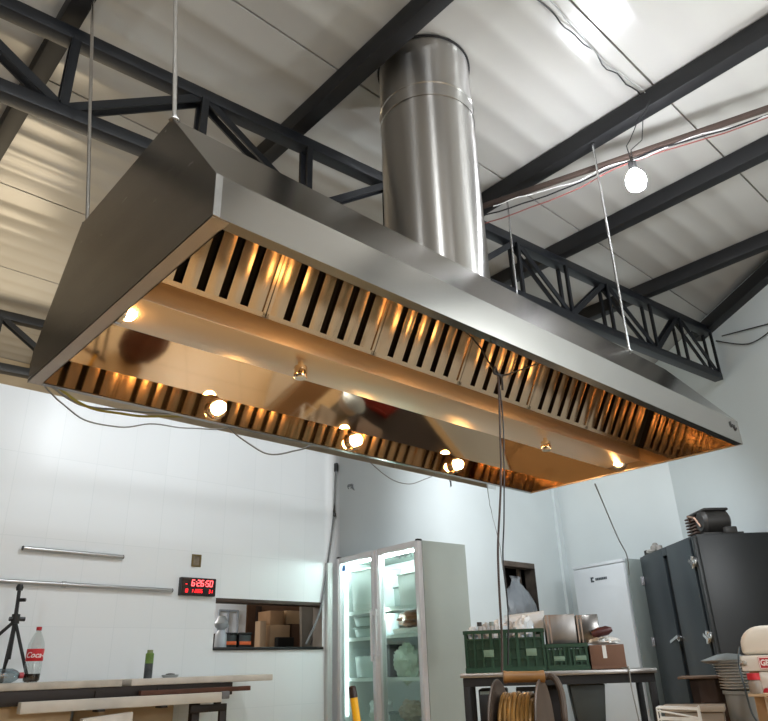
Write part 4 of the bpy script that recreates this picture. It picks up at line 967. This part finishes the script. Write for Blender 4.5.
# bottle caps poking out at the left
for k, (x, y, lb) in enumerate(((.11, .05, 'dark capped bottle neck sticking out at the left of the tall green crate'), (.20, .06, 'grey capped bottle neck in the middle left of the tall green crate'))):
    p = f1 @ Vector((x*W1/.56, y, .013)); m = MB().lathe([(0, 0), (.018, 0), (.018, H1*.75), (.014, H1*.95), (.014, H1+.015), (0, H1+.015)], p, seg=14)
    t = thing('capped_bottle', lb, 'bottle', p, 0, 'capped bottles in the tall green crate'); m.build('bottle_body', PKW[1], t)
    MB().lathe([(0, H1+.015), (.016, H1+.015), (.016, H1+.04), (0, H1+.04)], p, seg=12).build('cap', BLACK if k == 0 else LIDM, t)
# stainless boxes standing on the lower crate
SBX = mat('box_steel', (.34, .33, .32), .36, 1, var=.1, vscale=4); SBE = mat('box_edge', '#a8978b', .4, .6)
zc2 = TZ+.001+H2
for k, (a_, c_, pt, lb) in enumerate(((547, 577.5, 614.5, 'larger stainless box with folded edges on top of the lower green crate'), (578.5, 601, 614.5, 'narrow darker stainless box at the right on the lower green crate'))):
    fdb = .14; a = tloc(a_, 640, fdb); c = tloc(c_, 640, fdb); top = (Ft @ tloc((a_+c_)/2, pt, fdb)).z
    o = Ft @ Vector((a.x, a.y, 0)); t = thing('stainless_box', lb, 'metal box', (o.x, o.y, zc2+.001), ang, 'stainless boxes on the green crate'); W = c.x-a.x; hh = top-zc2
    MB().box((0, 0, 0), (W, .3, hh)).build('box_body', SBX if k == 0 else mat('box_steel_dark', (.24, .23, .22), .25, 1), t, bevel=.004, local=True)
    for x in (0.0, .022): MB().box((x+.003, -.006, .004), (x+.012, .0, hh-.002)).build('folded_edge', SBE, t, local=True)
# white papers behind the crate
pp = Ft @ Vector((.42, .47, 0))
t = thing('paper_bundle', 'bundle of white paper sheets standing behind the tall green crate', 'paper', (pp.x, pp.y, TZ), ang)
m = MB(); zz = H1+.115
m.hexa([(-.10, 0, 0), (.12, 0, 0), (.12, .05, 0), (-.10, .05, 0)], [(-.12, -.02, zz-.03), (.16, -.02, zz+.01), (.16, .05, zz+.02), (-.12, .05, zz)]); m.build('sheets', PKW[0], t, bevel=.004, local=True)
MB().hexa([(.03, -.004, .2), (.055, -.004, .2), (.055, .0, .2), (.03, .0, .2)], [(.03, -.028, zz-.02), (.055, -.028, zz-.02), (.055, -.022, zz-.02), (.03, -.022, zz-.02)]).build('dark_strap', LIDM, t, local=True)
# cardboard box with paper and a dark red salami
a = tloc(589.5, 660, .08); c = tloc(626, 660, .08); o = Ft @ Vector((a.x+.008, a.y, 0)); W = c.x-a.x-.008; hh = (Ft @ tloc(607, 644.5, .08)).z-TZ
cbx = thing('cardboard_box', 'brown cardboard box with a white label at the right of the table', 'box', (o.x, o.y, TZ), ang)
CBM = mat('carton_brown', '#6f5140', .75, var=.1, vscale=5)
MB().box((0, 0, .001), (W, .26, hh)).build('carton', CBM, cbx, bevel=.004, local=True)
MB().box((W*.37, -.002, hh*.45), (W*.48, .001, hh*.97)).build('white_label', WHITE, cbx, local=True)
MB().box((.002, -.0015, .004), (W-.002, .001, hh*.16)).build('lower_tape', mat('tape_brown', '#6b4a36', .5), cbx, local=True)
m = MB(); cx = o + (Ft.to_3x3() @ Vector((W*.5, .065, 0)))
m.sphere((0, 0, 0), (W*.44, .05, .024), 28, 12, amp=.35, seed=5, freq=4)
m.move(Matrix.Translation(Vector((cx.x, cx.y, TZ+hh+.022))) @ Matrix.Rotation(ang, 4, 'Z'))
for v in m.v: v.z = max(v.z, TZ+hh+.002)
tag(m.build('paper_sheet', WHITE), 'crumpled white paper lying on the brown cardboard box', 'paper')
s0_ = Ft @ tloc(593, 642, .07); s1_ = Ft @ tloc(613, 636.5, .07); zs = TZ+hh+.074
m = MB().tube([Vector((s0_.x, s0_.y, zs-.012)), Vector(s0_.lerp(s1_, .25).to_tuple()[:2]+(zs-.004,)), Vector(s0_.lerp(s1_, .75).to_tuple()[:2]+(zs+.008,)), Vector((s1_.x, s1_.y, zs+.014))], [.016, .028, .028, .012], 12)
tag(m.build('dried_sausage', mat('sausage_red', '#4a2426', .4, var=.3, vscale=20)), 'dark red dried sausage lying on the paper over the cardboard box', 'sausage')
wire('table_cord', [Ft @ Vector((tloc(622, 668, .07).x, .07, TZ+.005)), Ft @ Vector((tloc(627, 668, .03).x, .03, TZ+.005)), Ft @ Vector((tloc(629, 670, -.01).x, -.012, TZ+.003)), Ft @ tloc(632, 690, -.02), Ft @ tloc(639, 721, -.02), Ft @ tloc(642, 740, -.02)], .004, WIRE_G, 'thin grey cord hanging over the front edge of the work table')
# things on the under shelf
def shelfbox(name, px0, px1, ptop, y, D, m_, lb, ct, bv=.006):
    a = tloc(px0, 700, y); c = tloc(px1, 700, y); top = (Ft @ tloc((px0+px1)/2, ptop, y)).z
    o = Ft @ Vector((a.x, y, 0)); t = thing(name, lb, ct, (o.x, o.y, zl+.0), ang)
    return t, c.x-a.x, top-zl
t, W, hh = shelfbox('black_tray', 479, 508, 689, .12, .3, BLACK, 'black plastic tray at the left end of the under-table shelf', 'tray')
MB().box((0, 0, .001), (W, .3, hh)).build('tray_body', BLACK, t, bevel=.01, local=True); MB().box((.01, -.006, hh-.03), (W-.01, .0, hh-.012)).build('rim', LIDM, t, local=True)
t, W, hh = shelfbox('dish_rack', 517, 541, 688, .12, .3, BLACK, 'black slotted plastic rack in the middle of the under-table shelf', 'rack')
m = MB(); m.box((0, 0, .001), (W, .28, .02)); m.box((0, 0, hh-.02), (W, .02, hh)); m.box((0, .26, hh-.02), (W, .28, hh))
for k in range(6): x = W*k/5; m.box((max(0, x-.007), .0, .02), (min(W, x+.007), .014, hh-.02)); m.box((max(0, x-.007), .266, .02), (min(W, x+.007), .28, hh-.02))
m.build('rack_body', BLACK, t, local=True)
t, W, hh = shelfbox('dark_box', 545, 564, 686, .2, .25, BLACK, 'dark box between the slotted rack and grey tub under the table', 'box')
MB().box((0, 0, .001), (W, .25, hh)).build('box_body', mat('deep_brown', '#1d1a19', .6), t, bevel=.006, local=True); MB().box((-.003, -.004, hh), (W+.003, .25, hh+.008)).build('lid', BLACK, t, local=True)
t, W, hh = shelfbox('grey_tub', 571, 607, 684, .10, .3, BLACK, 'dark grey tapered plastic tub under the right part of the table', 'tub')
MB().hexa([(.03, 0, .001), (W-.03, 0, .001), (W-.03, .3, .001), (.03, .3, .001)], [(0, -.02, hh), (W, -.02, hh), (W, .32, hh), (0, .32, hh)]).build('tub_body', mat('tub_grey', '#39403f', .5), t, bevel=.008, local=True)
MB().box((-.012, -.032, hh), (W+.012, .33, hh+.012)).build('rim', mat('tub_rim', '#5a6260', .5), t, bevel=.004, local=True)

# ================================================================== CABLE REEL
rd = 2.15; rc0 = fwd(524, 738, rd); ax = Vector((math.cos(YAW), math.sin(YAW), 0)); fw3 = Vector((fwv.x, fwv.y, 0)); axis = (ax*math.cos(math.radians(21)) - fw3*math.sin(math.radians(21))).normalized()
RRm = .145
STEELR = mat('reel_brown', '#4a3d33', .5, .3, var=.3, vscale=8); BRASS = mat('reel_cable', '#8f6a38', .3, .4, var=.4, vscale=30)
cl = rc0 - axis*.062; cr_ = rc0 + axis*.062
rl = thing('cable_reel', 'steel cable reel wound with golden cable, wooden handle on top', 'cable reel', (rc0.x, rc0.y, 0))
for c in (cl, cr_): MB().lathe([(0, -.003), (RRm, -.003), (RRm+.003, 0), (RRm, .003), (0, .003)], c, axis, 48).build('flange', STEELR, rl)
MB().lathe([(.06, -.06), (.06, .06)], rc0, axis, 24).build('drum', STEELR, rl)
pts = []; turns = 9; per = 26
e1 = axis.orthogonal().normalized(); e2 = axis.cross(e1)
for i in range(turns*per+1):
    u = i/(turns*per); t_ = 2*PI*i/per; r = .088 + .006*noise.noise(Vector((u*14, 0, 0)))
    pts.append(rc0 + axis*(-.05+.1*u) + (e1*math.cos(t_)+e2*math.sin(t_))*(r+.012*math.sin(u*PI)))
MB().tube(pts, .0062, 7).build('cable_winding', BRASS, rl)
pts = []
for i in range(7*per+1):
    u = i/(7*per); t_ = 2*PI*i/per + 1; pts.append(rc0 + axis*(-.042+.084*u+.006*math.sin(t_)) + (e1*math.cos(t_)+e2*math.sin(t_))*(.108+.006*noise.noise(Vector((u*9, 3, 0)))))
MB().tube(pts, .0062, 7).build('cable_winding', BRASS, rl)
g0_ = fwd(503, 677, rd-.02); g1_ = fwd(545, 676.5, rd-.03); gd = (g1_-g0_)
MB().tube([g0_, g0_+gd*.02, g0_+gd*.04, g0_+gd*.12, g0_+gd*.85, g0_+gd*.95, g1_-gd*.02, g1_], [.010, .0165, .0165, .0145, .0145, .0165, .0165, .010], 16).build('wooden_grip', mat('grip_wood', '#8a6132', .45, var=.3, vscale=14, stretch=(1, 1, 4)), rl)
e_ = fwd(556, 680, rd-.05); f_2 = fwd(562, 695, rd-.07); h_2 = fwd(565, 725, rd-.09)
MB().tube(smooth([g0_+gd*.0, g1_, fwd(551, 676.5, rd-.04), e_, f_2, h_2, cr_+axis*.045+Vector((0, 0, -.02)), cr_+axis*.05+Vector((0, 0, -.2))], 4), .009, 10).build('handle_frame', STEELR, rl)
MB().tube([cl-axis*.06, cr_+axis*.06], .012, 10).build('axle', STEELR, rl)
zf = rc0.z
for s in (-1, 1):
    c = rc0 + axis*(.115*s)
    n_ = axis.cross(Vector((0, 0, 1))).normalized()
    MB().tube([Vector((c.x, c.y, zf)), Vector((c.x, c.y, 0))+n_*.22+Vector((0, 0, .012))], .012, 8).tube([Vector((c.x, c.y, zf)), Vector((c.x, c.y, 0))-n_*.22+Vector((0, 0, .012))], .012, 8).tube([Vector((c.x, c.y, .012))+n_*.25, Vector((c.x, c.y, .012))-n_*.25], .012, 8).build('stand_leg', STEELR, rl)

# ================================================================== RIGHT CORNER: SHELF, BOX, MIXER
# brown stool-like wooden stand
ROT = YAW - math.radians(25)
def cbox(fd, px0, px1, ytop, ybot=None):
    a = fwd(px0, ytop, fd); Fm = Matrix.Translation((a.x, a.y, 0)) @ Matrix.Rotation(ROT, 4, 'Z')
    c = onplane(Fm, px1, ytop, 0); return a, c.x, (a.z+c.z)/2
FDs = 4.3
a, W, ztop = cbox(FDs, 677, 724, 676.5)
st_ = thing('wooden_stand', 'small brown wooden stand with a thin top in front of the black cabinet', 'stand', (a.x, a.y, 0), ROT)
SB = mat('stand_brown', '#45352c', .6, var=.2, vscale=6, stretch=(6, 1, 1)); SBL = mat('stand_top', '#6d5c4f', .5)
MB().box((0, 0, ztop-.012), (W, .3, ztop)).build('top_board', SBL, st_, bevel=.003, local=True)
MB().box((.06, .03, ztop-.13), (W-.0, .05, ztop-.012)).build('front_board', SB, st_, local=True)
for x in (.06, W-.05):
    for y in (.05, .25): MB().box((x, y-.02, 0), (x+.04, y+.02, ztop-.013)).build('leg', SB, st_, local=True)
MB().box((.10, .24, .3), (W-.05, .26, ztop-.02)).build('back_board', WOODD, st_, local=True)
# pale chest in front of it
FDc = 4.0
a, W, ztop = cbox(FDc, 661, 724, 706)
ch = thing('pale_chest', 'pale grey-beige chest below the brown wooden stand', 'chest', (a.x, a.y, 0), ROT)
PCH = mat('chest_beige', '#8f8577', .5, var=.06); 
MB().box((.01, .012, .0), (W-.01, .19, ztop-.03)).build('chest_body', PCH, ch, bevel=.004, local=True)
MB().box((0, 0, ztop-.028), (W, .2, ztop)).build('lid', mat('chest_lid', '#a9a297', .45), ch, bevel=.004, local=True)
# white wire rack
a = fwd(656.5, 708, 3.85); W = (fwd(695, 711, 3.85)-a).length; z0 = a.z
wr = thing('wire_rack', 'white wire rack standing before the pale chest', 'rack', (a.x, a.y, 0), ROT)
m = MB(); r = .0045
def q3(x, y, z): return Vector((x, y, z))
for y in (0, .12): m.tube([q3(0, y, z0), q3(W, y, z0-.008)], r, 6); m.tube([q3(0, y, z0-.05), q3(W, y, z0-.055)], r, 6)
for x in (0, W): m.tube([q3(x, 0, z0), q3(x, .12, z0)], r, 6)
m.build('wire_rim', WHITE, wr, local=True)
for x in (0.0, W):
    for y in (0, .12): MB().tube([q3(x, y, z0), q3(x, y, 0)], r, 6).build('wire_leg', WHITE, wr, local=True)
MB().tube([q3(0, 0, z0-.012), q3(W*.6, .0, z0-.03), q3(W, 0, z0-.045)], r, 6).build('wire_brace', WHITE, wr, local=True)

# mixer
MX = 3.6
mo = fwd(742, 690, MX, 0)
mx = thing('dough_mixer', 'cream white dough mixer with rounded head and red sign at the right edge', 'mixer', mo, YAW-math.radians(28))
Mi = FRAME[mx.name].inverted()
def ml(px, py, yv=-.02): return onplane(FRAME[mx.name], px, py, yv)
CRM = mat('mixer_cream', '#d9d3c7', .3, var=.03); CRM2 = mat('mixer_tan', '#b59a7a', .45, var=.1)
zt2 = ml(768, 624).z; zb2 = ml(745, 655).z; zp = ml(745, 671.5).z
xl = ml(741.5, 652).x; xh = .62
# rounded head: profile in x-z pulled along y
prof = [(xl, zb2), (xl+.002, zb2+.04)]
for k in range(1, 8):
    a_ = PI/2*k/7; prof.append((xl+.10*(1-math.cos(a_))+.002, zb2+.04+(zt2-zb2-.045)*math.sin(a_)))
prof += [(xh-.06, zt2), (xh, zt2-.05), (xh, zb2)]
MB().prism(prof, 'y', -.02, .30).build('head', CRM, mx, bevel=.022, local=True, seg=3)
MB().box((xl-.012, -.035, zp), (xh, .30, zb2-.003)).build('control_panel', CRM, mx, bevel=.006, local=True)
MB().sphere((xl+.002, -.04, ml(751, 663).z), (.012, .01, .012), 12, 8).tube([(xl+.002, -.035, ml(751, 663).z), (xl-.025, -.04, ml(751, 663).z)], .006, 8).build('switch_knob', mat('knob_grey', '#8e8a80', .35), mx, local=True)
sx = ml(759, 663).x; sz = ml(759, 663).z; sw = .135
REDP = mat('sign_red', '#b3202c', .4); WTX = mat('sign_white', '#efe6e2', .4)
MB().box((sx, -.041, sz-.026), (sx+sw, -.034, sz+.026)).build('red_sign', REDP, mx, local=True)
g = text_mb('GP', .035, 0, .0008, .0012); xs = [v.x for v in g.v]; off = min(xs)
for v in g.v: v.x, v.y, v.z = sx+.007+(v.x-off)*.85, -.0425+v.z*-1, sz+v.y
g.build('sign_lettering', WTX, mx, local=True, smooth=False)
m = MB()
for (p, q) in (((sx+.003, sz-.023), (sx+sw, sz-.023)), ((sx+.003, sz+.023), (sx+sw, sz+.023)), ((sx+.003, sz-.023), (sx+.003, sz+.023))): m.bar((p[0], -.0415, p[1]), (q[0], -.0415, q[1]), .003, .002, up=(0, 1, 0))
m.build('sign_border', WTX, mx, local=True)
MB().box((ml(762.5, 690).x, -.03, 0), (xh, .30, zp-.001)).build('body_column', CRM, mx, bevel=.01, local=True)
MB().hexa([(ml(755, 720).x, .03, 0), (xh-.01, .03, 0), (xh-.01, .28, 0), (ml(755, 720).x, .28, 0)], [(ml(752.5, 690).x, .03, zp-.001), (xh-.01, .03, zp-.001), (xh-.01, .28, zp-.001), (ml(752.5, 690).x, .28, zp-.001)]).build('rear_column', CRM2, mx, local=True)
MB().lathe([(0, 0), (.02, 0), (.018, .012), (0, .016)], (ml(768, 692.5).x, -.031, ml(768, 692.5).z), (0, -1, 0), 16).build('red_button', REDP, mx, local=True)
MB().tube(smooth([Vector((xl-.005, .0, zb2+.035)), ml(738.5, 655, -.06), ml(739.5, 668, -.06), ml(744, 685, -.08), ml(748, 700, -.08), ml(752, 713, -.08), ml(760, 726, -.08)]), .0042, 8).build('power_cord', mat('cord_slate', '#39464d', .5), mx, local=True)
# grey bin with a stack of trays
BN = 4.06
bz = fwd(737, 690, BN).z; bc0 = fwd(744, 690, BN, 0)
bn = thing('grey_bin', 'tall grey plastic bin under the stack of white trays', 'bin', bc0)
MB().lathe([(0, 0), (.082, 0), (.098, bz-.02), (.106, bz-.018), (.106, bz-.002), (.093, bz-.002), (.09, bz-.03), (0, bz-.03)], bc0, seg=32).build('bin_body', mat('bin_grey', '#8d9190', .45), bn)
TRY = mat('tray_white', '#d6d5d1', .35); ztop = fwd(720, 664, BN).z
nT = 9; hT = (ztop-bz)/nT
pos = ['lowest', 'second from the bottom', 'third from the bottom', 'fourth from the bottom', 'middle', 'fourth from the top', 'third from the top', 'second from the top', 'topmost']
for k in range(nT):
    sh = -ax*.02*max(0, (k-4)/4) + Vector((0, 0, 0)); c = bc0 + sh + Vector((0, 0, bz + hT*k))
    m = MB().lathe([(0, .001), (.082, .001), (.108, hT*.72), (.112, hT*.74), (.112, hT*.9), (.106, hT*.9), (.08, hT*.3), (0, hT*.3)], c, seg=32)
    tag(m.build('round_tray', TRY), 'white round tray, %s of the stack on the grey bin' % pos[k], 'tray', 'white trays stacked on the grey bin')
c = bc0 - ax*.05 + Vector((0, 0, ztop+.002))
tag(MB().lathe([(0, 0), (.10, .0), (.135, .012), (.138, .016), (.05, .045), (0, .05)], c, seg=36).build('tray_lid', mat('lid_steel', (.52, .55, .58), .3, 1)), 'grey metal lid with a pointed rim on top of the tray stack', 'lid')
# jar with a red lid beside the mixer column
jz = fwd(755, 693, MX-.1).z; jp = fwd(757, 693, MX-.12, 0)
js = thing('red_lid_jar', 'glass jar with a red lid in front of the mixer column', 'jar', (jp.x, jp.y, jz))
MB().lathe([(0, 0), (.026, 0), (.028, .01), (.028, .045), (.022, .055), (0, .055)], (jp.x, jp.y, jz), seg=20).build('jar_glass', mat('jar_glass', '#8a7f74', .2), js)
MB().lathe([(0, .055), (.027, .055), (.027, .082), (0, .084)], (jp.x, jp.y, jz), seg=20).build('lid', REDP, js)
ps = FRAME[mx.name].inverted() @ Vector((jp.x, jp.y, jz))
MB().box((ps.x-.035, ps.y-.04, jz-.012), (xh-.05, .05, jz-.001)).build('side_ledge', CRM2, mx, local=True)

# ================================================================== UNSEEN PROPS ADDED BELOW THE FRAME FOR THE HOOD REFLECTIONS
MAT_D = mat('standin_mat_brown', '#2a1f1a', .6, var=.2, vscale=5)
tag(MB().prism([(4.8, .2), (5.65, .2), (6.95, 1.95), (4.8, 1.95)], 'z', .0005, .012).build('standin_mat', MAT_D, bevel=.004), 'dark brown mat added on the floor to darken the hood lining reflection', 'mat')  # added for a darker reflection in the hood lining
rcx = Vector((5.2, .85, .013)); t = thing('standin_crate', 'red crate added on the dark mat as a stand-in for the hood reflection', 'crate', rcx, .3)  # unseen crate added for the red patch mirrored in the hood
RC_ = mat('crate_red', '#8e2a1e', .45)
m = MB()
for k in range(5): z = .01+k*.06; m.box((-.29, -.19, z), (.29, -.175, z+.04)); m.box((-.29, .175, z), (.29, .19, z+.04)); m.box((-.29, -.175, z), (-.275, .175, z+.04)); m.box((.275, -.175, z), (.29, .175, z+.04))
for x in (-.28, 0, .28):
    for y in (-.182, .182): m.box((x-.012, y-.01, 0), (x+.012, y+.01, .31))
m.build('lattice', RC_, t, local=True); MB().box((-.275, -.175, 0), (.275, .175, .012)).build('bottom', RC_, t, local=True)

t = thing('standin_sack', 'brown rounded stand-in added on the floor for the hood reflection', 'sack', (2.24, 1.22, 0))  # unseen shape added for the brown form mirrored in the hood
MB().sphere((2.24, 1.22, .27), (.2, .15, .28), 28, 18, amp=.12, seed=6).build('sack_body', mat('sack_brown', '#5a3423', .8, var=.2, vscale=8), t)
MB().tube([(2.30, 1.22, .5), (2.36, 1.2, .62), (2.40, 1.2, .6)], [.06, .035, .05], 12).build('tied_neck', bpy.data.materials['sack_brown'], t)

# ================================================================== LIGHT
def point(name, p, w, c=(1, 1, 1), r=.1):
    l = bpy.data.lights.new(name, 'POINT'); l.energy = w; l.color = c; l.shadow_soft_size = r
    o = bpy.data.objects.new(name, l); col.objects.link(o); o.location = p; return o
point('lamp_front_bulb', (.35, -.6, 3.7), 150, (.93, .97, 1), .07)
point('fill_room', (4.4, -1.0, 3.2), 190, (.95, .98, 1), .07)  # added fill brightening the right wall, no such bulb seen
point('fill_left', (-2.2, 1.2, 2.9), 120, (.95, .98, 1), .07)  # added fill from the left for the walls
point('fill_low', (1.2, -2.6, 1.8), 155, (.95, .98, 1), .07)  # added low fill reaching under the counters
def spot(name, p, q, w, c, ang):
    l = bpy.data.lights.new(name, 'SPOT'); l.energy = w; l.color = c; l.shadow_soft_size = .12; l.spot_size = math.radians(ang); l.spot_blend = .6
    o = bpy.data.objects.new(name, l); col.objects.link(o); o.location = p
    o.rotation_euler = (Vector(q)-Vector(p)).to_track_quat('-Z', 'Y').to_euler(); return o
spot('fill_wall_spot', (2.2, 3.5, 3.3), (2.4, 5.6, 1.2), 85, (.93, .97, 1), 150)  # added fill aimed at the tiled back wall
spot('fill_corner_spot', (5.6, 3.6, 3.3), (7.4, 5.2, 1.2), 170, (.93, .97, 1), 140)  # added fill aimed at the right rear corner
point('fill_kitchen_warm', (1.2, 6.9, 3.2), 95, (1, .82, .56), .5)  # unseen warm fill added to tan the ceiling behind the truss
point('fill_kitchen_hatch', (2.95, 6.55, 1.75), 26, (.95, .96, 1), .1)  # unseen fill added to brighten the white panel in the hatch
point('fill_fridge', FRAME['glass_door_fridge'] @ Vector((.62, -.05, 1.35)), 11, (.95, 1, 1), .04)  # extra fill added to the fridge light strips for the contents
w = bpy.data.worlds.new('world'); bpy.context.scene.world = w; w.use_nodes = True
w.node_tree.nodes['Background'].inputs[0].default_value = (.6, .65, .7, 1); w.node_tree.nodes['Background'].inputs[1].default_value = .3
vs_ = bpy.context.scene.view_settings
vs_.view_transform = 'Standard'; vs_.look = 'None'; vs_.exposure = 0.0; vs_.gamma = 1
